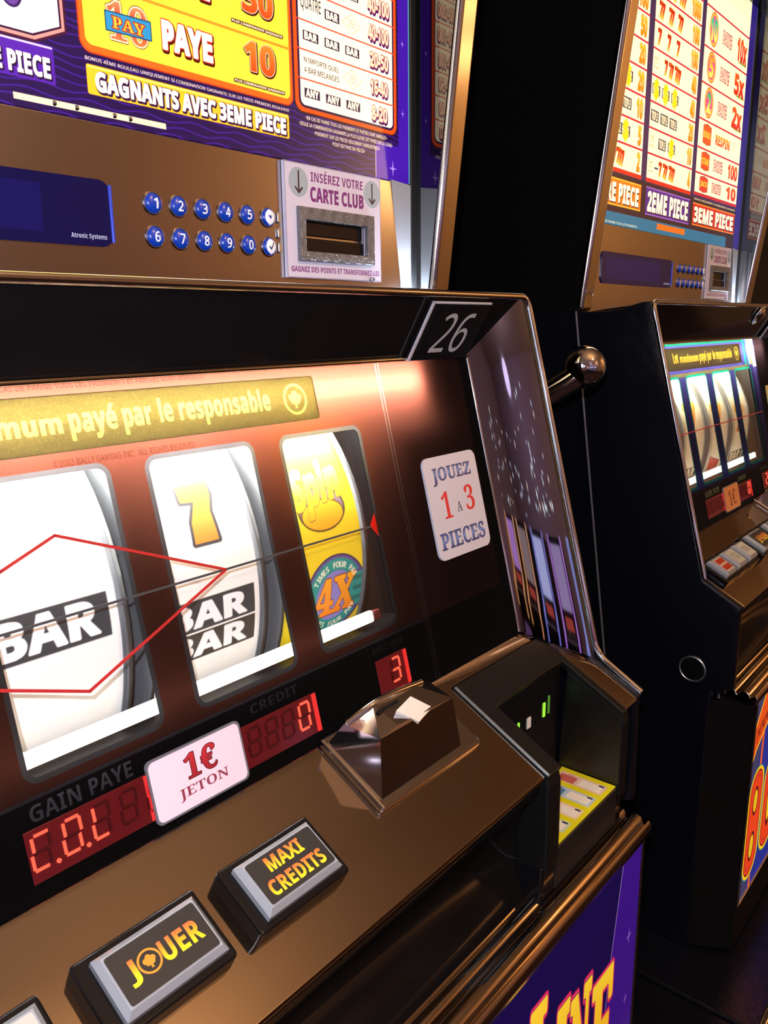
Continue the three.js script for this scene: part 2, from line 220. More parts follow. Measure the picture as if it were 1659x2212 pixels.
function payArtB() {   // white table with red sevens
  const a = new Art(-PAYX, PAYB, PAYX, PAYT, 4100, '#33204a'), cell = '#fff3c4', red = '#b8203c';
  const seven = (x, y, n, w = 0.0085, h = 0.0145) => { for (let i = 0; i < n; i++) a.text('7', [x + i * w * 0.62, y + h / 2 - i * 0.0008, x + w + i * w * 0.62, y - h / 2 - i * 0.0008], ['#a01c14', '#d83820', '#ffb030'], { heavy: 9, strokes: [['#f8b030', 0.0024], ['#8a1410', 0.0010]] }); };
  const dollar = (x, y) => { BAR(a, [x - 0.0112, y + 0.0052, x + 0.0112, y - 0.0052], '#20203c', '#e8dcb0'); a.text('$', [x - 0.006, y + 0.0105, x + 0.006, y - 0.0105], '#ffcc18', { heavy: 12, strokes: [['#d89010', 0.0012]] }); };
  const bar3 = (x, y) => BAR(a, [x - 0.0112, y + 0.0058, x + 0.0112, y - 0.0058], '#20203c', '#e8dcb0', 'TRIPLE');
  const num = (s, x, y, w) => a.text(s, [x - w * 1.15, y + 0.0092, x, y - 0.0092], ['#ffb820', '#e07c10'], { heavy: 6, strokes: [['#5a3208', 0.0020]] });
  const any = (x, y) => a.text("N'IMP.", [x, y + 0.006, x + 0.013, y + 0.0028], '#c84a30', { style: 'normal' }).text('QUEL', [x, y + 0.0012, x + 0.013, y - 0.0015], '#c84a30', { style: 'normal' }).text('MELANGE', [x, y - 0.0035, x + 0.013, y - 0.006], '#c84a30', { style: 'normal' });
  const L = [1.484, 1.5115, 1.539, 1.5665, 1.594, 1.6215, 1.649, 1.6765, 1.704, 1.7315];
  for (const [x0, x1] of [[-0.232, -0.1172], [-0.1022, 0.0392]]) { a.rect(x0, PAYT, x1, 1.484, cell); for (const y of L) a.line([[x0, y], [x1, y]], red, 0.0021); a.rect(x0 - 0.001, 1.4845, x1 + 0.001, 1.4805, '#c02818'); }
  const mid = (i) => (L[i] + L[i + 1]) / 2;
  [['777', '2'], ['b$', '5'], ['bb', '10'], ['$', '20'], ['77', '20'], ['777', '50'], ['77', '100'], ['7', '100'], ['77', '200']].forEach(([k, n], i) => { const y = mid(i); num(n, -0.123, y, n.length * 0.0068); if (k === '777') { seven(-0.21, y, 1); seven(-0.199, y, 2); seven(-0.184, y, 3); } else if (k === '77') { seven(-0.19, y, 3, 0.011, 0.016); } else if (k === '7') seven(-0.175, y, 1); else { if (k[0] === 'b') bar3(-0.185, y); k.includes('$') ? dollar(-0.164, y) : bar3(-0.164, y); } });
  [['a777', '4'], ['ab$', '10'], ['bbb', '20'], ['$$$', '40'], ['a77', '40'], ['7 7 7', '100'], ['77 77', '100'], ['777', '1000'], ['777', '2000']].forEach(([k, n], i) => {
    const y = mid(i); num(n, 0.034, y, n.length * 0.0064);
    if (k[0] === 'a') any(-0.098, y);
    if (k === 'a777' || k === 'a77') { seven(-0.068, y, 1); seven(-0.055, y, 2); seven(-0.037, y, 3); if (k === 'a777') a.line([[-0.08, y], [-0.07, y]], '#34344c', 0.002); }
    else if (k === 'ab$') { bar3(-0.062, y); dollar(-0.033, y); } else if (k === 'bbb') { for (const x of [-0.088, -0.06, -0.032]) bar3(x, y); } else if (k === '$$$') { for (const x of [-0.088, -0.06, -0.032]) dollar(x, y); }
    else { const w = k === '7 7 7' ? 1 : k === '77 77' ? 2 : 3; for (const x of [-0.092, -0.064, -0.036]) seven(x, y, w, 0.0095, 0.0155); }
  });
  a.rect(0.0528, PAYT, 0.2228, 1.4842, cell);
  const R = [1.4842, 1.5108, 1.5412, 1.5754, 1.6177, 1.6594, 1.7053]; for (const y of R) a.line([[0.0528, y], [0.2228, y]], red, 0.0022);
  a.rect(0.05, 1.487, 0.2245, 1.4838, '#b02030');
  const pay = (y, h = 0.01) => a.text('PAYE', [0.118, y + h / 2, 0.152, y - h / 2], '#f0c0a8', { heavy: 4, strokes: [['#8a2c3c', 0.0030]] });
  [['#c83a2c', 'JACK', '10'], ['#d8481c', 'STAR', '100'], ['#d05020', 'BONUS', ''], ['#18a06c', '2', '2x'], ['#e08828', '5', '5x'], ['#18a890', '10', '10x']].forEach(([c, s, n], i) => {
    const y = (R[i] + R[i + 1]) / 2 + 0.001, big = i > 2, h = R[i + 1] - R[i];
    if (big) { a.oval(0.083, y, 0.0155, h * 0.42, '#f8a83c', '#b83c20', 0.0012).oval(0.083, y, 0.012, h * 0.34, '#d84a80').text(s, [0.083 - 0.005 * s.length - 0.002, y + h * 0.26, 0.083 + 0.005 * s.length + 0.002, y - h * 0.26], [c, '#ffe060'], { heavy: 8, strokes: [['#284060', 0.0012]] }); a.rect(0.186, y - h * 0.3, 0.218, y - h * 0.36, '#8a9a40'); }
    else { a.poly([[0.07, y + h * 0.3], [0.085, y + h * 0.38], [0.1, y + h * 0.3], [0.1, y - h * 0.3], [0.085, y - h * 0.36], [0.07, y - h * 0.3]], c, '#6a2a20', 0.0008).text(s, [0.072, y + 0.004, 0.098, y - 0.004], '#ffc040', { heavy: 4, strokes: [['#7a1810', 0.001]] }); }
    if (i === 2) a.text('RESPIN', [0.118, y + 0.006, 0.175, y - 0.006], ['#ffa030', '#d8401c'], { heavy: 8, strokes: [['#7a2a10', 0.001]] }).text('JEU', [0.18, y + 0.005, 0.205, y - 0.005], '#fff0d0', { strokes: [['#5a4a50', 0.0008]] }); else { pay(y, Math.min(0.014, h * 0.4)); a.text(n, [0.176, y + h * 0.3, 0.216, y - h * 0.3], ['#e85a20', '#c02818'], { heavy: 7, strokes: [['#6a1c10', 0.001]] }); }
  });
  const plate = (x0, x1, y0, y1, c, hi, s) => { a.rect(x0, y0, x1, y1, c).rect(x0, y0, x1, y0 - 0.0016, hi).rect(x0, y1 + 0.0014, x1, y1, hi).text(s, [x0 + 0.006, y0 - 0.005, x1 - 0.006, y1 + 0.0045], '#fff0d0', { heavy: 6, strokes: [['#2a1018', 0.0024, 0.0006, 0.0008]] }); };
  a.rect(-PAYX, 1.4795, PAYX, PAYB, '#2c1a24'); plate(-0.232, -0.1145, 1.4748, 1.4462, '#e0701c', '#f8b030', '1ERE PIECE'); plate(-0.1005, 0.0405, 1.4756, 1.4445, '#4a2478', '#8a5ab0', '2EME PIECE'); plate(0.0515, 0.2215, 1.4735, 1.4455, '#b42820', '#f08028', '3EME PIECE');
  a.text('BONUS UNIQUEMENT SI COMBINAISON GAGNANTE', [0.055, 1.4795, 0.22, 1.4765], '#d8cfa0', { style: 'normal', heavy: 2 });
  a.rect(-0.235, 1.4395, 0.19, PAYB, '#1f6484').rect(-0.0625, 1.4375, 0.0285, 1.4308, '#f0641c').text('EN CAS DE PANNE TOUS LES PAIEMENTS', [-0.225, 1.43, -0.12, 1.4275], '#d8dcc0', { style: 'normal' }).rect(0.2472, PAYT, PAYX, PAYB, '#3c5a90').rect(0.2235, PAYT, 0.2472, PAYB, '#2c1c70');
  return a;
}
const GX = 0.2325, GT = 0.0415, GB = -0.1702;   // reel glass in its own plane
const WIN = [0, 1, 2, 3].map((i) => { const x = 0.0381 - (3 - i) * 0.0862; return [x, x + 0.0632]; });
const windowPath = (i, d = 0) => {
  const [a, b] = WIN[i], y0 = -0.1212 - d, y1 = 0.0003 + d, r = 0.0045 + d, x0 = a - d, x1 = b + d;
  if (i < 3) return rrShape(x0, y0, x1, y1, r);
  const s = new THREE.Shape(); s.moveTo(x0 + r, y0); s.lineTo(x1 - r, y0); s.absarc(x1 - r, y0 + r, r, -Math.PI / 2, 0); s.lineTo(x1, -0.068); s.lineTo(x1 - 0.0058, -0.06); s.lineTo(x1, -0.0525); s.lineTo(x1, y1 - r); s.absarc(x1 - r, y1 - r, r, 0, Math.PI / 2); s.lineTo(x0 + r, y1); s.absarc(x0 + r, y1 - r, r, Math.PI / 2, Math.PI); s.lineTo(x0, y0 + r); s.absarc(x0 + r, y0 + r, r, Math.PI, Math.PI * 1.5); return s;
};
function reelArtA() {
  const a = new Art(-GX, GB, GX, GT, 4400, '#44231b');
  a.rect(-GX, -0.1285, GX, GB, '#140d10').rect(0.2215, GT, GX, GB, '#0d0a0c').rect(-GX, GT, -0.2215, GB, '#0d0a0c').rr(-0.2096, 0.0344, 0.0708, 0.0099, 0.002, '#e4dcc4');  // dark side bands: shade of the recessed glass edges painted into the print
  for (let i = 0; i < 4; i++) a.path(windowPath(i, 0.0004).getPoints(8).map((p) => [p.x, p.y])).paint(null, '#3e3b3e', 0.0042);
  a.poly([[0.0953, -0.06], [0.1015, -0.0525], [0.1015, -0.068]], '#d8281c');
  a.line([[-GX, -0.1287], [0.1275, -0.1287]], '#3c3840', 0.0016); for (const x of [0.1296, 0.1324]) a.line([[x, GT], [x, GB]], '#5e5048', 0.0007);
  const grey = '#6c6c78'; a.text('GAIN PAYE', [-0.1375, -0.1312, -0.0900, -0.1385], grey).text('CREDIT', [-0.0208, -0.1318, 0.0125, -0.1368], '#43434c').text('PIECE MISE', [0.0758, -0.1326, 0.1038, -0.1366], '#3a3438');
  a.text('©2003 BALLY GAMING INC   ALL RIGHTS RESERVED', [-0.0945, 0.0062, -0.0195, 0.0032], '#2a100a', { style: 'normal', heavy: 2 }).text('EN CAS DE PANNE TOUS LES PAIEMENTS ET PARTIES SONT ANNULES', [-0.116, 0.0402, -0.006, 0.0376], '#241210', { style: 'normal', heavy: 2 });
  return a;
}
function reelArtB() {
  const a = new Art(-GX, GB, GX, GT, 4400, '#1e1c48');
  a.rr(-0.2096, 0.0344, 0.0708, 0.0099, 0.002, '#e4dcc4').rect(0.1345, GT, GX, GB, '#140c10').rect(-GX, -0.1265, GX, GB, '#24141a').rect(-GX, 0.006, 0.1, 0.0015, '#3a3426');
  for (let i = 0; i < 4; i++) a.path(windowPath(i, 0.0012).getPoints(8).map((p) => [p.x, p.y])).paint(null, '#0a5048', 0.0034);
  a.rect(-0.2, 0.0412, 0.09, 0.0372, '#0a3a30').rect(0.085, GT, 0.0925, 0.006, '#0c4844').rect(0.098, GT, 0.106, 0.006, '#2c46a8').rect(0.106, GT, 0.1135, 0.006, '#e8c040').rect(0.117, GT, 0.1315, 0.002, '#e8efe8').rect(0.117, 0.002, 0.1275, GB, '#3c3068');
  a.text('GAIN PAYE', [-0.1375, -0.1312, -0.0900, -0.1385], '#b8b080').text('CREDIT', [-0.0208, -0.1318, 0.0125, -0.1368], '#b8b080').text('PIECE MISE', [0.0758, -0.1326, 0.1038, -0.1366], '#8a8464');
  return a;
}
function seal(a, x, y, r, col) {   // ring with a club shape
  a.oval(x, y, r, r, null, col, r * 0.2); for (const [dx, dy, k] of [[0, 0.34, 0.26], [-0.34, 0.12, 0.26], [0.34, 0.12, 0.26]]) a.oval(x + dx * r, y + dy * r, k * r, k * r, col);
  for (const [dx, dy, k] of [[-0.2, -0.12, 0.24], [0.2, -0.12, 0.24], [0, 0.1, 0.24]]) a.oval(x + dx * r, y + dy * r, k * r, k * r, col); a.poly([[x - r * 0.06, y], [x + r * 0.06, y], [x + r * 0.12, y - r * 0.62], [x - r * 0.12, y - r * 0.62]], col);
}
function labelArt(bg, fg, grains) {
  const a = new Art(-0.21, 0.0095, 0.0712, 0.0348, 6000, bg); if (grains) a.grain(26000, grains, 2);
  seal(a, -0.193, 0.0222, 0.0088, fg); seal(a, 0.0545, 0.0222, 0.0082, fg);
  const e = 0.0352, ws = [['responsable', 388, 585], ['le', 345, 374], ['par', 266, 328], ['payé', 149, 252]], X = (q) => gl(q, 934 - q * 0.07)[0];
  for (const [w, p0, p1] of ws) { const dsc = /[py]/.test(w), asc = /[blé]/.test(w); a.text(w, [X(p0), asc ? 0.0292 : 0.0262, Math.min(e, X(p1)), dsc ? 0.0142 : 0.0178], fg, { heavy: 5 }); }
  a.text('maximum', [X(132) - 0.058, 0.0272, X(132), 0.0178], fg, { heavy: 5 }).text('Lot', [X(132) - 0.078, 0.0292, X(132) - 0.063, 0.0178], fg, { heavy: 5 }); return a;
}

// reel strips: x across, arc length along
const reelX = (i) => 0.0985 - (3 - i) * 0.0858, REELW = 0.068, ARC = 0.125;
function stripArt(i, bg) { return new Art(reelX(i) - REELW, -ARC, reelX(i), ARC, 2600, bg); }
const flame7 = (a, [x0, y0, x1, y1]) => { const w = x1 - x0, h = y0 - y1, P = (u, v) => [x0 + w * u, y1 + h * v]; const s = [P(0, 1), P(1, 1), P(0.98, 0.78), P(0.82, 0.5), P(0.86, 0), P(0.08, 0), P(0.14, 0.36), P(0.4, 0.70), P(0, 0.72)]; a.poly(s, '#30333a', '#30333a', 0.0035).poly(s, '#f08030'); };
function stripsA() {
  const s = [0, 1, 2, 3].map((i) => stripArt(i, i === 3 ? '#f5dc28' : '#fbfbf4'));
  let b = rb(0, 1345, 240, 1385); const x0 = reelX(1) - REELW + 0.004, x1 = reelX(1) - 0.0045, cy = (b[1] + b[3]) / 2;
  BAR(s[1], [x0, cy + 0.0125, x1, cy - 0.0085], '#33393d', '#ffffff'); s[1].rect(x0 + 0.002, cy - 0.055, x1, cy - 0.059, '#2a2c30'); BAR(s[0], [reelX(0) - 0.06, 0.01, reelX(0) - 0.006, -0.012], '#33393d', '#ffffff');
  b = rb(430, 1060, 470, 1165); flame7(s[2], [b[0] - 0.014, b[1] + 0.004, b[2] + 0.004, b[3]]);
  const y = rl(500, 1330)[1] + 0.0035, c0 = reelX(2) - REELW + 0.003, c1 = reelX(2) - 0.0035; BAR(s[2], [c0, y + 0.0112, c1, y - 0.0055], '#33393d', '#ffffff'); BAR(s[2], [c0, y - 0.0066, c1, y - 0.0215], '#2e2a22', '#ffffff');
  const q = rb(640, 1010, 745, 1130), a = s[3];   // bonus spin medallion
  a.oval((q[0] + q[2]) / 2 - 0.004, q[3] + 0.012, 0.019, 0.013, '#8a7a90', '#4a3a30', 0.0014).oval((q[0] + q[2]) / 2 - 0.004, q[3] + 0.0085, 0.0175, 0.0095, '#f0b020', '#5a4020', 0.001).text('Spin', [q[0] - 0.012, q[1] - 0.002, q[2] + 0.004, q[3] + 0.006], ['#ffe890', '#f4b020'], { style: 'italic bold', heavy: 8, strokes: [['#6a4a30', 0.003], ['#ffe8a0', 0.0018]], rise: 0.12 });
  const w = rb(680, 1195, 780, 1345), cx = (w[0] + w[2]) / 2 - 0.008, yy = (w[1] + w[3]) / 2;   // 4X medallion
  a.oval(cx, yy, 0.0265, 0.026, '#6a58a0', '#3a3460', 0.0012).oval(cx, yy, 0.0245, 0.024, '#1f9a94').oval(cx, yy, 0.0165, 0.0165, '#8a86d0').rr(cx + 0.012, yy + 0.012, cx + 0.032, yy - 0.013, 0.003, '#1f9a94', '#5a4a90', 0.0016); for (const d of [0.007, 0, -0.007]) a.rect(cx + 0.016, yy + d + 0.002, cx + 0.029, yy + d - 0.001, '#147470');
  a.text('4X', [cx - 0.016, yy + 0.0115, cx + 0.018, yy - 0.0115], ['#ffb428', '#f08a1c'], { font: 'serif', heavy: 5, strokes: [['#7a2c18', 0.0024]] });
  'TIMES FOUR PAY'.split('').forEach((ch, i) => { for (const sg of [1, -1]) { const th = sg > 0 ? 2.55 - i * 0.152 : -2.55 + i * 0.152, g = a.g; g.save(); g.translate(a.X(cx + Math.cos(th) * 0.0205), a.Y(yy + Math.sin(th) * 0.0200)); g.rotate(-th + (sg > 0 ? Math.PI / 2 : -Math.PI / 2)); g.font = `bold ${0.0052 * a.sx}px sans-serif`; g.textAlign = 'center'; g.textBaseline = 'middle'; g.fillStyle = '#fff8e0'; g.fillText(ch, 0, 0); g.restore(); } });
  return s;
}
function stripsB() {
  const s = [0, 1, 2, 3].map((i) => stripArt(i, '#fbf6dc'));
  s.forEach((a, i) => { const x0 = reelX(i) - REELW + 0.008, x1 = reelX(i) - 0.008; a.text('7', [x0 + 0.01, 0.06 - i * 0.008, x1 - 0.01, 0.028 - i * 0.008], ['#e8b020', '#d86018'], { heavy: 10, strokes: [['#c83c20', 0.003]] }); if (i % 2) BAR(a, [x0, -0.025, x1, -0.04], '#3a3a34', '#fff4d0'); else a.poly([[x0 + 0.006, -0.02], [x1 - 0.004, -0.03], [x1 - 0.01, -0.055], [x0 + 0.012, -0.06]], '#d85040', '#8a2c20', 0.001); a.rect(x0, -0.068, x1, -0.08, '#e0a828'); });
  return s;
}
function bellyArtA() {
  const a = new Art(-0.254, 0.7125, 0.254, 0.9486, 4000, '#160a4e'); a.poly([[0.2214, 0.9486], [0.2094, 0.88], [0.194, 0.7125], [0.254, 0.7125], [0.254, 0.9486]], '#3a1590').line([[0.2214, 0.9486], [0.2094, 0.88], [0.203, 0.83]], '#b8a0d8', 0.0008);
  stars(a, [[0.2395, 0.876, 0.008], [0.24, 0.82, 0.006], [0.05, 0.93, 0.003], [-0.1, 0.9, 0.004]], '#8a66c8');
  const big = (ch, x0, x1, top, h) => a.text(ch, [x0, top, x1, top - h], ['#ffe23c', '#ffc828', '#fff2a0'], { font: 'serif', heavy: 5, strokes: [['#d8285c', 0.0085], ['#e84a80', 0.0062], ['#38103c', 0.0045]] });
  for (const [ch, px, py, w, h] of [['L', 1148, 2152, 0.032, 0.09], ['I', 1206, 2148, 0.016, 0.09], ['N', 1235, 2128, 0.03, 0.09], ['E', 1283, 2100, 0.034, 0.092]]) { const p = bel(px, py); big(ch, p[0] + 0.001, p[0] + w + 0.001, p[1] - 0.016, h); }
  return a;
}
function bellyArtB() {
  const a = new Art(-0.254, 0.7125, 0.254, 0.9486, 4000, '#26308e'); a.rect(-0.254, 0.9486, -0.225, 0.7125, '#3c3c62').rect(-0.22, 0.9486, -0.213, 0.7125, '#d85a20');
  a.poly([[-0.2535, 0.892], [-0.2500, 0.918], [-0.2200, 0.9486], [-0.08, 0.9486], [-0.12, 0.932], [-0.205, 0.908], [-0.2400, 0.890], [-0.2480, 0.882]], '#d8501c', '#f0b428', 0.0032);
  for (let i = 0; i < 9; i++) { const x = -0.243 + i * 0.013, y = 0.908 + i * 0.0045; a.line([[x, y - 0.008], [x + 0.004, y + 0.006], [x + 0.008, y - 0.004], [x + 0.011, y + 0.008]], '#6a1c10', 0.0022); }
  const pill = (x0, x1, y0, y1, holes) => { a.rr(x0 - 0.006, y0 + 0.006, x1 + 0.006, y1 - 0.006, 0.03, '#1f7a80').rr(x0 - 0.0045, y0 + 0.0045, x1 + 0.0045, y1 - 0.0045, 0.029, '#f8c41c').rr(x0, y0, x1, y1, 0.024, '#e0421c', '#5a1418', 0.0016).rr(x0 + 0.005, y0 - 0.006, x1 - 0.005, y1 + 0.006, 0.019, null, '#b83430', 0.0022); for (const [y, h] of holes) a.oval((x0 + x1) / 2, y, 0.0095, h, '#4a101c').oval((x0 + x1) / 2, y, 0.0068, h * 0.78, '#f8c41c').oval((x0 + x1) / 2, y, 0.003, h * 0.5, '#c8b428'); };
  pill(-0.2440, -0.2010, 0.8580, 0.7340, [[0.823, 0.017], [0.768, 0.018]]); pill(-0.1880, -0.1400, 0.8520, 0.7400, [[0.796, 0.034]]); a.oval(-0.175, 0.905, 0.022, 0.035, '#fff8e0').oval(-0.170, 0.905, 0.016, 0.026, '#d8a040'); return a;
}

// ---------------------------------------------------------------- the slot machine
const SEGS = { a: [0.5, 1, 1], g: [0.5, 0.5, 1], d: [0.5, 0, 1], f: [0, 0.75, 0], b: [1, 0.75, 0], e: [0, 0.25, 0], c: [1, 0.25, 0] };
function sevenSeg(parent, ch, x, mats, h = 0.0138, w = 0.0072, y = -0.1568) {   // lit and unlit bars of one digit, in the glass plane
  const lit = { C: 'afed', 0: 'abcdef', L: 'fed', 3: 'abgcd', 2: 'abged', ' ': '' }[ch], on = [], off = [];
  for (const [k, [u, v, hor]] of Object.entries(SEGS)) {
    const L = hor ? w * 0.82 : h * 0.42, g = new THREE.BoxGeometry(hor ? L : 0.0013, hor ? 0.0013 : L, 0.0004).translate(x + u * w + (v - 0.5) * 0.0022, y + v * h, 0.0019); (lit.includes(k) ? on : off).push(at(g, MG));
  }
  if (off.length) part(parent, 'digit', mergeGeometries(off), mats.off); if (on.length) part(parent, 'lit_digit', mergeGeometries(on), mats.on, 'glowing red segments');
}
function slotMachine(index, o) {
  const t = thing('slot_machine', o.label, 'slot machine', [XC + index * PITCH, Y0, 0], 'slot machines in a row');
  const p = (name, geo, mat, label) => part(t, name, geo, mat, label), g = (geo) => at(geo, MG), dk = (geo) => at(geo, MD);
  const X1 = HW, xi = HW - 0.010;

  // cabinet and its sides
  const prof = zy([[Y0, -0.42], [1.333, -0.42], [1.333, 0.0104], [1.3327, 0.0358], [1.3345, 0.0554], [1.3373, 0.0648], [1.3405, 0.0763], [1.3415, 0.0868], [1.072, 0.1565], [1.0515, 0.1935], [1.045, 0.1925], [0.966, 0.1935], [0.958, 0.172], [Y0, 0.171]]);
  for (const s of [-1, 1]) {
    const sp = p('side_panel', smooth(exX(prof, s < 0 ? -X1 : xi, s < 0 ? -xi : X1, 0.0022), 0.9), M.side);
    const xo = s * (X1 + 0.0006);
    part(sp, 'seam_strip', tubeOf([[xo, 1.333, 0.0075], [xo, 1.2256, 0.0222], [xo, 0.962, 0.0589]], 0.0012, 6), std({ color: lin(0.10, 0.10, 0.11), roughness: 0.4 }));
    part(sp, 'lock_ring', new THREE.TorusGeometry(0.0128, 0.0013, 8, 32).rotateY(Math.PI / 2).translate(xo, 0.978, 0.1525), M.steel, 'chrome ring of the side lock');
    part(sp, 'lock_core', new THREE.CylinderGeometry(0.0118, 0.0118, 0.002, 24).rotateZ(Math.PI / 2).translate(s * (X1 + 0.0002), 0.978, 0.1525), M.gloss);
  }
  p('cabinet_back', box(-xi, Y0, -0.42, xi, 1.333, -0.20, 0.002), M.black);
  p('cabinet_floor', box(-xi, 0.945, -0.20, xi, 0.955, 0.165), M.black);

  // hood with bevelled surround
  const glassB = [1.2586 - 0.1675 * 0.9705, 0.0726 + 0.1675 * 0.2409], ix = 0.2325;
  const hood = p('hood', hull([-1, 1].flatMap((s) => [[s * ix, 1.2984, 0.0627], [s * xi, 1.3405, 0.0872], [s * xi, 1.332, 0.011], [s * ix, 1.296, -0.02]])), M.gloss, 'glossy black hood above the reels');
  for (const s of [-1, 1]) p('surround', bulged(s, ix, xi, glassB), M.mirror, 'mirror chrome side bevel of the reel glass');
  p('edge_trim', smooth(tubeOf([[-X1 + 0.002, 1.074, 0.1565], [-X1 + 0.002, 1.3405, 0.0868], [X1 - 0.002, 1.3405, 0.0868], [X1 - 0.002, 1.074, 0.1565], [X1 - 0.002, 1.053, 0.1935]], 0.0026, 12, 0.010), 1), M.chrome);
  p('glass_lip', at(tubeOf([[-ix, GT - 0.0005, 0.0018], [ix, GT - 0.0005, 0.0018]], 0.0016), MG), M.trim);
  for (const s of [-1, 1]) p('glass_lip', at(tubeOf([[s * ix, GT - 0.0005, 0.0012], [s * ix, GB + 0.002, 0.0012]], 0.0014), MG), M.chrome);
  if (o.number) {
    const plate = p('number_plate', at(ex(rrShape(0.1595, 0.0008, 0.2285, 0.0448, 0.0012), 0.003, 0.0005, 0.0005), MH), std({ color: lin(0.006, 0.006, 0.007), roughness: 0.25 }), 'black plate with the machine number');
    part(plate, 'plate_edge', at(mergeGeometries([box(0.1595, 0.0008, 0.0025, 0.1622, 0.0448, 0.0042, 0.0006), box(0.1595, 0.0432, 0.0025, 0.2285, 0.0448, 0.0042, 0.0006)]), MH), std({ color: lin(0.45, 0.46, 0.52), roughness: 0.35 }));
    if (o.number.trim()) { const na = new Art(0.17, 0.003, 0.223, 0.0405, 9000, '#08080a'); na.text(o.number, [0.1775, 0.0368, 0.2140, 0.0065], '#a9adb4', { style: 'normal', skew: 0.12 });
    part(plate, 'number', at(na.uv(new THREE.PlaneGeometry(0.053, 0.0375).translate(0.1965, 0.02175, 0.0037)), MH), std({ map: na.tex(), roughness: 0.35 }), 'grey numerals'); }
  }
  if (o.lock) { const k = p('hood_lock', at(new THREE.SphereGeometry(0.0105, 24, 16).scale(1, 1, 0.55).translate(0.088, 0.036, 0.002), MH), M.chrome, 'round chrome lock'); part(k, 'lock_collar', at(new THREE.TorusGeometry(0.0115, 0.0016, 8, 28).translate(0.088, 0.036, 0.002), MH), M.steel); }

  // reel compartment: drums, tubes, printed glass
  const comp = p('reel_compartment', mergeGeometries([box(-0.232, 1.065, -0.195, 0.232, 1.0695, 0.11), box(-0.232, 1.2915, -0.195, 0.232, 1.296, 0.055), box(-0.232, 1.065, -0.198, 0.232, 1.296, -0.194), box(-0.234, 1.065, -0.195, -0.231, 1.296, 0.055), box(0.231, 1.065, -0.195, 0.234, 1.296, 0.055)]), M.inside);
  o.strips().forEach((art, i) => {
    const xe = reelX(i), geo = new THREE.CylinderGeometry(RR, RR, REELW, 72, 1, true, -ARC / RR, (2 * ARC) / RR), pos = geo.attributes.position, uv = geo.attributes.uv;
    for (let k = 0; k < pos.count; k++) { const x = pos.getX(k), y = pos.getY(k), z = pos.getZ(k), th = Math.atan2(x, z); uv.setXY(k, (y + REELW / 2) / REELW, (th * RR + ARC) / (2 * ARC)); pos.setXYZ(k, xe - REELW / 2 + y, RY + Math.sin(th) * RR, RZ + Math.cos(th) * RR); }
    geo.computeVertexNormals(); const nn = geo.attributes.normal; for (let k = 0; k < pos.count; k++) nn.setXYZ(k, 0, (pos.getY(k) - RY) / RR, (pos.getZ(k) - RZ) / RR);
    geo.setIndex(Array.from(geo.index.array).reduce((acc, v, k, arr) => { if (k % 3 === 0) acc.push(v, arr[k + 2], arr[k + 1]); return acc; }, []));
    const drum = p('reel', geo, std({ map: art.tex(), roughness: 0.55, side: THREE.DoubleSide }), 'printed reel strip');
    for (const [xa, xb] of [[xe, xe + 0.0045], [xe - REELW - 0.0045, xe - REELW]]) part(drum, 'reel_rim', at(new THREE.LatheGeometry([[RR - 0.016, xa], [RR + 0.0012, xa], [RR + 0.0012, xb], [RR - 0.016, xb], [RR - 0.016, xa]].map(([r, h]) => new THREE.Vector2(r, h)), 72), new THREE.Matrix4().makeTranslation(0, RY, RZ).multiply(new THREE.Matrix4().makeRotationZ(-Math.PI / 2))), M.rim);
    part(drum, 'reel_hub', new THREE.CylinderGeometry(0.03, 0.03, REELW, 24).rotateZ(Math.PI / 2).translate(xe - REELW / 2, RY, RZ), M.inside);
  });
  p('added_light_baffle', g(mergeGeometries([box(0.1345, -0.1690, -0.0800, 0.1370, 0.0080, -0.0045, 0.0005)])), M.black); p('added_light_baffle', g(box(0.1345, -0.1690, -0.0120, 0.2310, 0.0080, -0.0060, 0.0005)), M.black); p('added_light_baffle', g(box(-0.2310, -0.1285, -0.0400, 0.1345, -0.1255, -0.0045, 0.0005)), M.black);  // unseen plates added to block tube light behind the side and lower print
  const TL = 0.174, tubeG = new THREE.CylinderGeometry(0.0055, 0.0055, 0.2 + TL, 14).rotateZ(Math.PI / 2).translate((TL - 0.2) / 2, 0.0275, -0.0112);
  const lamp = p('fluorescent_tube', g(tubeG), o.red ? M.tubeWarm : M.tube, 'white fluorescent tube behind the glass');
  for (const x of [TL, -0.212]) part(lamp, 'tube_socket', g(box(x, 0.019, -0.02, x + 0.012, 0.036, -0.006)), M.white);
  const ra = new THREE.RectAreaLight(lin(1, 0.96, 0.86), 16, 0.36, 0.01); ra.position.copy(V(-0.016, 0.0205, -0.02).applyMatrix4(MG)).y -= Y0; ra.lookAt(V(XC + index * PITCH - 0.016, 1.15, -0.03)); ra.castShadow = true; t.add(ra); ra.lookAt(V(XC + index * PITCH - 0.016, 1.15, -0.03));
  const low = p('lower_lamp', g(box(-0.222, -0.1192, -0.0105, 0.0905, -0.1118, -0.0065, 0.0015)), M.tubeLow, 'white light bar under the reels');
  part(low, 'lamp_end', g(box(0.0905, -0.1185, -0.0105, 0.097, -0.1125, -0.0065)), std({ color: lin(0.08, 0.008, 0.010), roughness: 0.5 }));
  const gs = polyShape([[-GX, GB], [GX, GB], [GX, GT], [-GX, GT]]); for (let i = 0; i < 4; i++) gs.holes.push(new THREE.Path(windowPath(i).getPoints(8)));
  const ra2 = o.reelArt(), rg = p('reel_glass', g(ra2.uv(new THREE.ShapeGeometry(gs, 8)).translate(0, 0, 0.0006)), phy({ map: ra2.tex(), roughness: 0.97, transmission: 0.92, thickness: 0, specularIntensity: 0.06, side: THREE.DoubleSide }), 'dark printed glass with four windows');
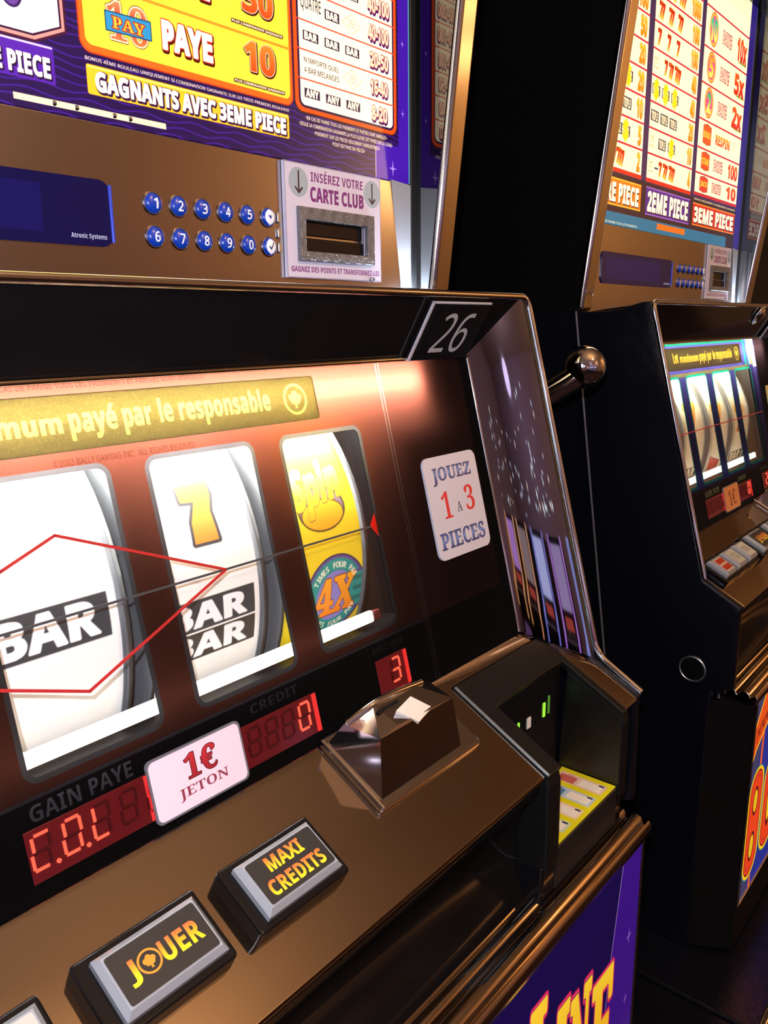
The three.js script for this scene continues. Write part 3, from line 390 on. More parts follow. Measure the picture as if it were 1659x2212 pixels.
  part(rg, 'clear_pane', g(box(-GX, GB, -0.0036, GX, GT, -0.0002, 0.0003)), M.pane);
  for (const pts of o.paylines || []) part(rg, 'payline', g(mergeGeometries(pts.slice(1).map((b, i) => { const a = pts[i], L = Math.hypot(b[0] - a[0], b[1] - a[1]); return new THREE.BoxGeometry(L + 0.0006, 0.0014, 0.0005).rotateZ(Math.atan2(b[1] - a[1], b[0] - a[0])).translate((a[0] + b[0]) / 2, (a[1] + b[1]) / 2, 0.0011); }))), M.redLine, 'red printed pay line');
  part(rg, 'payline', g(box(-0.222, -0.0611, 0.0007, o.red ? 0.1265 : 0.096, -0.0599, 0.0010, 0.0001)), o.red ? M.redLine : M.greyLine);
  const la = o.labelArt(); p('gold_label', g(la.uv(new THREE.ShapeGeometry(rrShape(-0.21, 0.0095, 0.0712, 0.0348, 0.0022), 6)).translate(0, 0, 0.0012)), phy({ map: la.tex(), roughness: 0.8, transmission: o.labelThrough, thickness: 0, side: THREE.DoubleSide }), 'gold sticker about the maximum prize');
  if (o.jouez) {
    const j = new Art(0.1548, -0.0972, 0.2168, -0.0268, 8000, '#c9c9d6'); const blue = ['#2c3c80', '#6f8fd0', '#2a3878'];
    j.text('JOUEZ', [0.1635, -0.0345, 0.2085, -0.0465], blue, { font: 'serif', strokes: [['#3a3a48', 0.0005]] }).text('1', [0.1680, -0.0515, 0.1785, -0.0700], '#d02c34', { font: 'serif' }).text('A', [0.1845, -0.0605, 0.1905, -0.0675], '#3a4468', { font: 'serif' }).text('3', [0.1955, -0.0505, 0.2065, -0.0685], '#d02c34', { font: 'serif' }).text('PIECES', [0.1595, -0.0790, 0.2120, -0.0905], blue, { font: 'serif', strokes: [['#3a3a48', 0.0005]] });
    p('play_sticker', g(j.uv(ex(rrShape(0.1548, -0.0972, 0.2168, -0.0268, 0.006), 0.0016, 0, 0.0009))), std({ map: j.tex(), roughness: 0.35 }), 'white sticker with blue and red lettering');
  } else { const j = new Art(0.1548, -0.0972, 0.2168, -0.0268, 4000, '#e8d890'); j.text('JOUEZ', [0.1635, -0.0345, 0.2085, -0.0465], '#5a4420', { font: 'serif' }).text('1 A 3', [0.166, -0.0525, 0.2065, -0.068], '#c05020', { font: 'serif' }).text('PIECES', [0.1595, -0.0790, 0.2120, -0.0905], '#5a4420', { font: 'serif' }); p('play_sticker', g(j.uv(ex(rrShape(0.1548, -0.0972, 0.2168, -0.0268, 0.004), 0.0016, 0, 0.0009))), std({ map: j.tex(), roughness: 0.35 })); }
  const cs = new Art(-0.0852, -0.1655, -0.0308, -0.1350, 9000, '#6a6a74'); cs.rr(-0.0842, -0.136, -0.0318, -0.1645, 0.003, o.coinColor); if (o.jouez) cs.text('1€', [-0.0655, -0.1395, -0.0475, -0.1515], ['#c83038', '#a02430'], { font: 'serif', strokes: [['#501820', 0.0009]] }).text('JETON', [-0.0712, -0.1542, -0.0425, -0.1602], '#8a3a50', { font: 'serif' }); else cs.text('1€', [-0.07, -0.141, -0.045, -0.16], '#7a3a1c', { font: 'serif' });
  p('coin_sticker', g(cs.uv(ex(rrShape(-0.0852, -0.1655, -0.0308, -0.1350, 0.003), 0.0014, 0, 0.0016))), std({ map: cs.tex(), roughness: 0.35 }), 'pale sticker with the coin value');
  for (const [x0, x1, txt, first, pitch] of [[-0.1420, -0.0832, o.led[0], -0.1400, 0.0135], [-0.0308, 0.0236, o.led[1], -0.0262, 0.0118], [0.0752, 0.1040, o.led[2], 0.0880, 0.01]]) {
    const d = p('led_display', g(box(x0, -0.1622, 0.0008, x1, -0.1402, 0.0015, 0.0003)), M.ledDim, 'dark red led counter');
    txt.split('').forEach((ch, i) => sevenSeg(d, ch, first + i * pitch, { on: M.led, off: M.ledOff }));
    part(d, 'lit_edge', g(box(x1 - 0.0034, -0.1618, 0.0014, x1 - 0.0004, -0.1406, 0.0021, 0.0002)), M.ledBright, 'glowing red edge');
    if (x0 < -0.1) for (const x of o.dots || []) part(d, 'decimal_point', g(new THREE.CylinderGeometry(0.0010, 0.0010, 0.0005, 12).rotateX(Math.PI / 2).translate(x, -0.1572, 0.0019)), M.led, 'glowing red point');
  }

  // button deck with the banknote notch
  const DL = 0.0918, nx0 = 0.134, nx1 = 0.247, ds = polyShape([[-xi, 0.0005], [xi, 0.0005], [xi, -DL], [nx1, -DL], [nx1, -0.0115], [nx0, -0.0115], [nx0, -DL], [-xi, -DL]]);
  const deckG = dk(ex(ds, 0.011, 0.0022, -0.011)); deckG.setAttribute('uv', new THREE.BufferAttribute(Float32Array.from({ length: deckG.attributes.position.count * 2 }, (_, i) => (i % 2 ? deckG.attributes.position.getZ(i >> 1) : deckG.attributes.position.getX(i >> 1)) * 2), 2));
  p('button_deck', smooth(deckG, 0.5), M.deck, 'mirror brown metal deck');
  const button = (x0, x1, v0, v1, s, kind) => {
    const b = p(kind === 'small' ? 'small_button' : 'button', dk(ex(rrShape(x0, -v1, x1, -v0, 0.002), 0.0105, 0.0012, -0.001)), kind === 'blue' ? std({ color: lin(0.03, 0.09, 0.2), roughness: 0.2 }) : M.gloss, s.label);
    const c = s.cap, cw = c[2] - c[0], ch = c[3] - c[1];
    const cap = hull([[0, 0, 0.0085], [0, 0, 0.0125], [0.0022, 0.0022, 0.0152]].flatMap(([ax, ay, h]) => [[c[0] + ax, -c[1] - ay], [c[2] - ax, -c[1] - ay], [c[0] + ax, -c[3] + ay], [c[2] - ax, -c[3] + ay]].flatMap(([x, y]) => [[x, y, h]])));
    part(b, 'button_cap', dk(cap), s.capMat || M.clear);
    const fa = new Art(c[0] + 0.003, -c[3] + 0.003, c[2] - 0.003, -c[1] - 0.003, 22000, s.bg || '#2a2928'); s.draw(fa);
    part(b, 'button_face', dk(fa.uv(ex(rrShape(c[0] + 0.003, -c[3] + 0.003, c[2] - 0.003, -c[1] - 0.003, 0.0012), 0.0006, 0, 0.015))), phy({ map: fa.tex(), roughness: 0.3, clearcoat: 1, clearcoatRoughness: 0.04 }));
  };
  const gold = ['#d8603c', '#f0a028', '#f0d428'];
  button(-0.0790, -0.0240, 0.033, 0.0672, { cap: [-0.0732, 0.0372, -0.0282, 0.0640], label: 'two line bet button', draw: (a) => a.text('MAXI', [-0.0610, -0.0420, -0.0405, -0.0488], gold, { heavy: 3 }).text('CREDITS', [-0.0668, -0.0516, -0.0345, -0.0588], gold, { heavy: 3 }) });
  button(-0.1480, -0.0915, 0.033, 0.0672, { cap: [-0.1418, 0.0372, -0.0952, 0.0640], label: 'spin button with a club seal', draw: (a) => { a.text('J', [-0.1345, -0.0460, -0.1302, -0.0560], gold, { heavy: 3 }).text('UER', [-0.1195, -0.0462, -0.1015, -0.0550], gold, { heavy: 3 }); seal(a, -0.1248, -0.0505, 0.0045, '#d88a30'); } });
  [[-0.1640, '#b8b4ac'], [-0.2000, '#b4b0a4'], [-0.2360, '#c2a8a0']].forEach(([x1, bg], i) => button(x1 - 0.0310, x1 + 0.003, 0.0345, 0.0665, { cap: [x1 - 0.0262, 0.0385, x1, 0.0625], bg, draw: (a) => (i === 2 ? a.rect(x1 - 0.022, -0.043, x1 - 0.004, -0.049, '#b03420').rect(x1 - 0.022, -0.0515, x1 - 0.004, -0.0575, '#b03420') : a.text(i ? '1 2' : 'OK', [x1 - 0.019, -0.046, x1 - 0.007, -0.054], '#6a6460')) }, 'small'));

  // coin entry
  const coin = p('coin_entry', dk(ex(rrShape(0.0190, -0.0520, 0.1110, 0.0005, 0.0015), 0.0048, 0.0014, 0)), M.chrome, 'faceted chrome coin entry');
  part(coin, 'coin_head', dk(hull([[0.0225, -0.0472, 0.0045], [0.0950, -0.0472, 0.0045], [0.0215, -0.0040, 0.0045], [0.0970, -0.0040, 0.0045], [0.0286, -0.0275, 0.0288], [0.0440, -0.0262, 0.0302], [0.0930, -0.0285, 0.0290], [0.0258, -0.0055, 0.0195], [0.0430, -0.0072, 0.0285], [0.0780, -0.0090, 0.0285], [0.0945, -0.0095, 0.0240]])), M.chrome);
  part(coin, 'coin_ramp', dk(hull([[0.0486, -0.0195, 0.0325], [0.0649, -0.0162, 0.0325], [0.0748, -0.0272, 0.0292], [0.0585, -0.0305, 0.0292], [0.0500, -0.0195, 0.027], [0.0649, -0.0170, 0.027], [0.0735, -0.0272, 0.026], [0.0600, -0.0300, 0.025]])), std({ color: lin(0.85, 0.82, 0.76), roughness: 0.4, metalness: 0.35 }));  // pale facet: the bright reflection on the chrome is put into its colour
  part(coin, 'coin_slot', dk(box(0.0400, -0.0150, 0.0290, 0.0580, -0.0128, 0.0302, 0.0003)), M.gloss);
  part(coin, 'coin_arch', dk(tubeOf([[0.0270, -0.0062, 0.0200], [0.0430, -0.0075, 0.0288], [0.0600, -0.0080, 0.0295], [0.0860, -0.0092, 0.0268]], 0.0022, 8, 0.006)), M.chrome);

  // banknote entry let into the deck
  const bill = p('banknote_entry', dk(ex(polyShape([[nx0, -0.0115], [nx1, -0.0115], [nx1, -DL - 0.001], [0.2407, -DL - 0.001], [0.2407, -0.0375], [0.1496, -0.0375], [0.1496, -DL - 0.001], [nx0, -DL - 0.001]]), 0.005, 0.0008, -0.0035)), M.grain, 'black notch for banknotes');
  part(bill, 'left_cheek', exX(zy([[1.0725, 0.150], [1.0500, 0.1945], [1.043, 0.1962], [0.985, 0.1966], [0.985, 0.145]]), nx0, 0.1496, 0.002), M.grain);
  part(bill, 'right_cheek', exX(zy([[1.0725, 0.150], [1.0500, 0.1945], [1.043, 0.1962], [0.985, 0.1966], [0.985, 0.145]]), 0.2407, 0.2515, 0.002), M.grain);
  part(bill, 'edge_strip', dk(tubeOf([[nx0 + 0.0008, -0.0125, 0.001], [nx0 + 0.0008, -DL, 0.001]], 0.0011)), std({ color: lin(0.22, 0.25, 0.26), roughness: 0.3, metalness: 0.6 }));
  part(bill, 'note_mouth', box(0.1496, 0.985, 0.138, 0.2407, 1.075, 0.1455), M.gloss);
  part(bill, 'note_tray', box(0.1496, 0.962, 0.145, 0.2407, 0.9925, 0.1945, 0.0015), M.black);
  for (const [x, y, w, h, m] of [[0.2171, 1.0474, 0.003, 0.011, M.green], [0.2240, 1.0490, 0.002, 0.014, std({ color: lin(0.02, 0.08, 0.01), emissive: lin(0.1, 0.3, 0.02), emissiveIntensity: 0.6 })], [0.1955, 1.0459, 0.005, 0.008, M.white], [0.1816, 1.0495, 0.002, 0.004, M.green]]) part(bill, 'indicator_light', box(x - w / 2, y - h / 2, 0.1453, x + w / 2, y + h / 2, 0.1463, 0.0003), m);
  const ya = new Art(0.1496, -0.1935, 0.2397, -0.1465, 9000, '#e2dc1c'); [['#e8c8b8', '#c86860', '10'], ['#b8cce0', '#5a88b8', '20'], ['#ecd4b8', '#d8885c', '50'], ['#c8d8b8', '#78a868', '100'], ['#e0d0a0', '#b89848', '200']].forEach(([c, d, s], i) => { const x = 0.2345 - i * 0.0185; ya.rect(x - 0.013, -0.1535, x, -0.190, c).rect(x - 0.012, -0.155, x - 0.003, -0.168, d).rect(x - 0.011, -0.171, x - 0.002, -0.188, '#f0ecdc').text(s, [x - 0.0045, -0.1595, x - 0.001, -0.165], d).rect(x - 0.003, -0.184, x - 0.001, -0.188, '#2a3a5a'); });
  part(bill, 'note_sticker', at(ya.uv(new THREE.BoxGeometry(0.0901, 0.047, 0.0006).translate(0.19465, -0.17, 0)), new THREE.Matrix4().makeTranslation(0, 0.9930, 0).multiply(new THREE.Matrix4().makeRotationX(-Math.PI / 2))), std({ map: ya.tex(), roughness: 0.4 }), 'yellow sticker showing banknotes');

  // front below the deck, ledge, lower glass
  const under = zy([[1.0445, 0.1905], [1.0375, 0.1890], [1.026, 0.1795], [1.005, 0.1745], [0.985, 0.1740], [0.968, 0.1785], [0.955, 0.183], [0.950, 0.150], [1.0445, 0.150]]);
  p('front_apron', smooth(exX(under, -xi, nx0, 0.0006), 0.7), M.gloss); p('front_apron', smooth(exX(under, 0.2515, xi, 0.0006), 0.7), M.gloss);
  p('front_apron', box(nx0, 0.955, 0.150, 0.2515, 0.986, 0.1935, 0.002), M.gloss);
  const led = zy([[0.9500, 0.170], [0.9590, 0.1795], [0.9600, 0.1815], [0.9585, 0.1830], [0.9610, 0.1850], [0.9622, 0.1880], [0.9610, 0.1915], [0.9570, 0.1930], [0.9572, 0.1950], [0.9612, 0.1968], [0.9622, 0.2000], [0.9605, 0.2045], [0.9565, 0.2062], [0.9585, 0.2085], [0.9600, 0.2105], [0.9570, 0.2130], [0.9500, 0.2125], [0.9470, 0.2080], [0.9470, 0.170]]);
  p('ledge', smooth(exX(led, -0.2645, 0.2645, 0.0012), 0.95), M.deck, 'fluted brown metal ledge');
  const bx = 0.254; p('lower_frame', mergeGeometries([-1, 1].map((s) => exX2([[s * X1 * 0.998, 0.171], [s * (bx + 0.004), 0.2095], [s * bx, 0.2095], [s * (bx - 0.004), 0.16], [s * X1 * 0.998, 0.16]], 0.66, 0.9490)).concat([exX2([[-bx, 0.2095], [bx, 0.2095], [bx, 0.17], [-bx, 0.17]], 0.66, 0.7115)])), M.gloss, 'black frame of the lower glass');
  const ba = o.bellyArt(), bt = ba.tex(), bg = p('lower_glass', ba.uv(ex(rrShape(-bx, 0.7125, bx, 0.9486, 0.002), 0.004, 0, 0.2065)), std({ map: bt, roughness: 0.12, emissive: 0xffffff, emissiveMap: bt, emissiveIntensity: o.bellyGlow }), o.bellyLabel);
  part(bg, 'glass_trim', mergeGeometries([tubeOf([[bx + 0.0005, 0.9475, 0.2105], [bx + 0.0005, 0.7125, 0.2105], [-bx, 0.7125, 0.2105], [-bx - 0.0005, 0.9475, 0.2105]], 0.0014, 8)]), M.trim);

  const bl = new THREE.RectAreaLight(lin(0.4, 0.25, 1), 0.12, 0.48, 0.22); bl.position.set(0, 0.83 - Y0, 0.2125); bl.castShadow = true; t.add(bl); bl.lookAt(V(XC + index * PITCH, 0.83, 2));

  // top box: side columns, pay glass, player panel
  const zt = (y) => 0.0125 + (y - 1.345) * 0.125;
  for (const s of [-1, 1]) {
    const lo = s < 0 ? -X1 : 0.2562, hi = s < 0 ? -0.2562 : X1;
    const col = p('top_column', exX(zy([[1.333, -0.36], [1.333, zt(1.333) - 0.002], [PAYT + 0.02, zt(PAYT + 0.02) - 0.002], [PAYT + 0.02, -0.36]]), lo, hi, 0.001), M.gloss);
    part(col, 'column_trim', box(lo, 0, -0.008, hi, 0.445, 0.003, 0.0045).applyMatrix4(new THREE.Matrix4().makeRotationX(Math.atan(0.125))).translate(0, 1.333, zt(1.333)), M.trim, 'rounded chrome front edge');
    part(col, 'mirror_lining', exX(zy([[1.334, 0.0005], [1.334, zt(1.334) - 0.001], [PAYT, zt(PAYT) - 0.001], [PAYT, 0.0005]]), s < 0 ? -0.2560 : 0.2548, s < 0 ? -0.2548 : 0.2560), M.smoke, 'dark mirror lining');
  }
  p('top_back', box(-0.256, 1.333, -0.36, 0.256, PAYT + 0.02, -0.012, 0.002), M.black); p('top_cap', box(-0.256, PAYT, -0.02, 0.256, PAYT + 0.02, 0.05, 0.003), M.gloss);
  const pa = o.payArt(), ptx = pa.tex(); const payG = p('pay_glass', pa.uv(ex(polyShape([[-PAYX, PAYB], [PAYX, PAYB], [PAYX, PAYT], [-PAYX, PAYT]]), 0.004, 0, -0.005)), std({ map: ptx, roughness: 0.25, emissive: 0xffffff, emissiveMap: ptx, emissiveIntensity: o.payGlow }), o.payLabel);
  const pl = new THREE.RectAreaLight(new THREE.Color(o.payLight), 0.5, 0.46, 0.26); pl.position.set(0, 1.6 - Y0, 0.004); pl.castShadow = true; t.add(pl); pl.lookAt(V(XC + index * PITCH, 1.6, 2));
  const panel = p('player_panel', ex(polyShape([[-0.2552, 1.330], [0.2365, 1.330], [0.2365, 1.3525], [0.2252, 1.4256], [-0.2552, 1.4256]]), 0.012, 0.0006, -0.0122), M.panel, 'brown metal panel with screen keys and card reader');
  p('panel_corner', box(0.2485, 1.330, -0.012, 0.2560, PAYT, 0.0004), M.black);
  const strip = p('light_strip', ex(polyShape([[0.2372, 1.333], [0.2484, 1.333], [0.2484, 1.4250], [0.2256, 1.4265]]), 0.002, 0, -0.0022), std({ color: lin(0.5, 0.54, 0.6), roughness: 0.45, metalness: 0.5 }), 'metal strip lit from below');
  part(strip, 'led_lamp', box(0.2375, 1.3385, 0.0035, 0.2485, 1.3405, 0.0095, 0.0005), M.ledWhite, 'white led behind the hood');
  const sl = new THREE.RectAreaLight(lin(0.72, 0.84, 1), 1100, 0.010, 0.006); sl.position.set(0.243, 1.3412 - Y0, 0.0065); sl.castShadow = true; t.add(sl); sl.lookAt(V(XC + index * PITCH + 0.243, 1.42, 0.002));
  if (o.jouez) for (const x of [-0.037, -0.025, -0.0035, 0.006]) part(payG, 'screw', new THREE.SphereGeometry(0.0013, 12, 8).translate(x, 1.4306, -0.0005), M.chrome);
  const lcdA = new Art(-0.2125, 1.3635, -0.0108, 1.3972, 8000, '#0c0c3a'); lcdA.rect(-0.2, 1.392, -0.05, 1.369, '#10104c').text('Atronic Systems', [-0.0355, 1.3698, -0.0150, 1.3665], '#a8b0c8', { style: 'bold' });
  const lt = lcdA.tex(), lcd = part(panel, 'screen', lcdA.uv(ex(rrShape(-0.2125, 1.3635, -0.0108, 1.3972, 0.007), 0.001, 0, 0)), std({ map: lt, roughness: 0.12, emissive: 0xffffff, emissiveMap: lt, emissiveIntensity: 0.45 }), 'dark blue display window');
  void lcd; part(panel, 'screen_rim', tubeOf([[-0.0112, 1.366, 0.0010], [-0.0112, 1.395, 0.0010]], 0.0010), std({ color: lin(0.05, 0.08, 0.5), roughness: 0.15, metalness: 0.3, emissive: lin(0.01, 0.02, 0.35), emissiveIntensity: 0.5 }));
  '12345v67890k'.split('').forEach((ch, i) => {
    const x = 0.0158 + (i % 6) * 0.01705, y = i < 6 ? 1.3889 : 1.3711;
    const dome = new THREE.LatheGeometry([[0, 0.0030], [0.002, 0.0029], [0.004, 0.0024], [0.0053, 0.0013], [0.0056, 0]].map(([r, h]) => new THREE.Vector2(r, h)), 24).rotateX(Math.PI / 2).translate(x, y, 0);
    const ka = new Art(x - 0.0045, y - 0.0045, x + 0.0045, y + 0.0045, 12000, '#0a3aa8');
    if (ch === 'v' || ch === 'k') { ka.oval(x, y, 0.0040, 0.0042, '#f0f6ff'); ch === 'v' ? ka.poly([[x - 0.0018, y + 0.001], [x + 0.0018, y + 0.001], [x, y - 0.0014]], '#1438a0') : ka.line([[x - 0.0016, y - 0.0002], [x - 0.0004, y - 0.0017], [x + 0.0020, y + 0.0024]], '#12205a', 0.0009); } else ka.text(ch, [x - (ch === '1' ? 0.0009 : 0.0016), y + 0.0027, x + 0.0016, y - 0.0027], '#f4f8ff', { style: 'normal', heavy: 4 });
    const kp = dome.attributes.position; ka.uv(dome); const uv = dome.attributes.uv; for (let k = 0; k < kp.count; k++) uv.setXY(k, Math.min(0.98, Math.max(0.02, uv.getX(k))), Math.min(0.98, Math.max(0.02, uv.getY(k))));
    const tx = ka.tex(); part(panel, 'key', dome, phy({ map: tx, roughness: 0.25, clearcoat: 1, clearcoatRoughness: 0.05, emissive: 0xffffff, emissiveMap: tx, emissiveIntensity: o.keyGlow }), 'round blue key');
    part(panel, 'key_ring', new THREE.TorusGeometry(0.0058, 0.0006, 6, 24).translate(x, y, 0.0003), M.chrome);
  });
  for (const y of [1.3895, 1.3800, 1.3710]) part(panel, 'status_light', ex(rrShape(0.1085, y - 0.0034, 0.1115, y + 0.0034, 0.0014), 0.0014, 0.0004, 0), M.steel);
  const sg = new Art(0.1142, 1.3526, 0.2092, 1.4248, 9000, '#dcdcf4'); const vio = '#7a2a86';
  sg.rr(0.1146, 1.4244, 0.2088, 1.353, 0.0005, null, '#8a86a8', 0.0005).oval(0.1268, 1.4128, 0.0088, 0.0092, '#a9bccb').oval(0.1998, 1.4128, 0.0088, 0.0092, '#a9bccb');
  for (const x of [0.1270, 0.2000]) sg.line([[x, 1.4195], [x, 1.4075]], '#2a2230', 0.0013).line([[x - 0.003, 1.4095], [x, 1.4065], [x + 0.003, 1.4095]], '#2a2230', 0.0013);
  sg.text('INSÉREZ VOTRE', [0.1382, 1.4222, 0.1900, 1.4145], vio, { style: 'bold' }).text('CARTE CLUB', [0.1375, 1.4112, 0.1905, 1.4022], vio, { heavy: 5 }).text('GAGNEZ DES POINTS ET TRANSFORMEZ-LES', [0.1178, 1.3602, 0.2070, 1.3566], vio, { style: 'bold', heavy: 2 });
  const ss = polyShape([[0.1142, 1.3526], [0.2092, 1.3526], [0.2092, 1.4248], [0.1142, 1.4248]]); ss.holes.push(new THREE.Path([[0.1290, 1.3682], [0.1290, 1.3918], [0.1930, 1.3918], [0.1930, 1.3682]].map(([x, y]) => new THREE.Vector2(x, y))));
  const sgt = sg.tex(); const sign = p('card_reader', sg.uv(ex(ss, 0.0025, 0, 0.0002)), std({ map: sgt, roughness: 0.4 }), 'white plate of the club card reader');
  const fr = polyShape([[0.1240, 1.3636], [0.1990, 1.3636], [0.1990, 1.3978], [0.1240, 1.3978]]); fr.holes.push(new THREE.Path([[0.1300, 1.3700], [0.1300, 1.3895], [0.1912, 1.3895], [0.1912, 1.3700]].map(([x, y]) => new THREE.Vector2(x, y))));
  part(sign, 'reader_bezel', ex(fr, 0.004, 0.0012, 0.0022), std({ color: lin(0.20, 0.19, 0.19), roughness: 0.3, metalness: 0.2, bumpMap: noiseTex(128, 0, 255, 6, 90), bumpScale: 0.0025 }), 'grained grey bezel');
  part(sign, 'card_slot', mergeGeometries([box(0.1300, 1.3700, -0.004, 0.1912, 1.3788, 0.0015, 0.001), box(0.1300, 1.3800, -0.004, 0.1912, 1.3895, 0.0005, 0.001)]), M.gloss);
  part(sign, 'mask_badge', new THREE.TorusGeometry(0.0016, 0.0006, 6, 14).scale(1.5, 0.8, 1).translate(0.1985, 1.3540, 0.003), std({ color: lin(0.2, 0.17, 0.22), roughness: 0.4 }));

  // pull arm on the side
  const arm = p('pull_arm', tubeOf([[0.2790, 1.170, -0.085], [0.335, 1.172, -0.085]], 0.022, 20), M.chrome, 'chrome pull arm');
  part(arm, 'arm_shaft', smooth(at(new THREE.CylinderGeometry(0.0125, 0.0075, 0.2, 20, 1), new THREE.Matrix4().compose(V(0.3725, 1.2280, 0.0).clone().lerp(V(0.335, 1.172, -0.085), 0.0), new THREE.Quaternion().setFromUnitVectors(V(0, 1, 0), V(0.4103 - 0.335, 1.2824 - 1.172, 0.070 + 0.085).normalize()), V(1, 1, 1))), 1), M.chrome);
  part(arm, 'ball_knob', new THREE.SphereGeometry(0.0192, 40, 28).translate(0.4103, 1.2824, 0.070), M.chrome, 'round chrome ball');
  return t;
}
function bulged(s, ix, xi, gB) {   // side bevel, gently rounded across its width
  const A = V(s * ix, 1.2984, 0.0627), B = V(s * ix, gB[0], gB[1]), C = V(s * xi, 1.3405, 0.0872), D = V(s * xi, 1.074, 0.1558), n = B.clone().sub(A).cross(C.clone().sub(A)).normalize(); if (n.z < 0) n.negate();
  const NU = 16, NV = 24, pos = [], idx = [];
  for (let j = 0; j <= NV; j++) for (let i = 0; i <= NU; i++) { const u = i / NU, v = j / NV, q = A.clone().lerp(B, v).lerp(C.clone().lerp(D, v), u).addScaledVector(n, 0.0026 * 4 * u * (1 - u)); pos.push(q.x, q.y, q.z); }
  const row = NU + 1, top = pos.length / 3; for (const q of [[s * xi, 1.325, 0.03], [s * xi, 1.07, 0.10]]) pos.push(...q);
  for (let j = 0; j < NV; j++) for (let i = 0; i < NU; i++) { const a = j * row + i, b = a + 1, c = a + row, d = c + 1; s > 0 ? idx.push(a, c, b, b, c, d) : idx.push(a, b, c, b, d, c); }
  for (let i = 0; i < NU; i++) { idx.push(i, i + 1, top); idx.push(NV * row + i, NV * row + i + 1, top + 1); }
  idx.push(0, NV * row, top, top, NV * row, top + 1, NU, NV * row + NU, top, top, NV * row + NU, top + 1);
  const g = new THREE.BufferGeometry(); g.setAttribute('position', new THREE.Float32BufferAttribute(pos, 3)); g.setIndex(idx); g.computeVertexNormals(); return smooth(g, 0.5);
}
function exX2(xz, y0, y1) { return ex(polyShape(xz.map(([x, z]) => [x, -z])), y1 - y0, 0).rotateX(-Math.PI / 2).translate(0, y0, 0); }

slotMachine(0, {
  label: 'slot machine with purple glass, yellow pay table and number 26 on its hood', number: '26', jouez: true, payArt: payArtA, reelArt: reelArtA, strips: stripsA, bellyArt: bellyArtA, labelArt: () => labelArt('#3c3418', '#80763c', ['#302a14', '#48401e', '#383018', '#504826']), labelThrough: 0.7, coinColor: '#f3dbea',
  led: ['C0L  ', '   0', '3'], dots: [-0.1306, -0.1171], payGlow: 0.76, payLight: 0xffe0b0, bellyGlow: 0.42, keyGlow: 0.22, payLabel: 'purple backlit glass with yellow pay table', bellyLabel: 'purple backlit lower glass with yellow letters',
  paylines: [[[-0.16, 0.0 - 0.0485], [-0.1265, -0.0352], [-0.1012, -0.0254], [-0.0173, -0.0606], [-0.1015, -0.0950], [-0.16, -0.0735]]],
});
slotMachine(1, {
  label: 'slot machine with red sevens on a cream pay table and teal edged reel windows', number: ' ', lock: true, payArt: payArtB, reelArt: reelArtB, strips: stripsB, bellyArt: bellyArtB, labelArt: () => labelArt('#221e14', '#806a22'), labelThrough: 0.6, coinColor: '#d88a50', red: true,
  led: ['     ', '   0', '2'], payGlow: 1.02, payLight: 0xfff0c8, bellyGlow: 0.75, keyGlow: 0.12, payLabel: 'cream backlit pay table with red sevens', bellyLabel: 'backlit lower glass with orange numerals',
});

// ---------------------------------------------------------------- the photographer's flash
{
  const f = thing('camera_flash', 'small white camera flash held above the lens', 'flash', FLASH.at);
  mesh(f, 'flash_body', box(-0.018, -0.008, 0.004, 0.018, 0.010, 0.03, 0.002).rotateY(-0.86), M.black);
  mesh(f, 'flash_tube', box(-0.012, -0.005, -0.004, 0.012, 0.005, 0.004, 0.001).rotateY(-0.86), std({ color: 0xffffff, emissive: lin(...FLASH.color), emissiveIntensity: 20 }));
  const l = new THREE.PointLight(lin(...FLASH.color), FLASH.cd); l.castShadow = true; l.shadow.radius = 0.25; f.add(l);
}
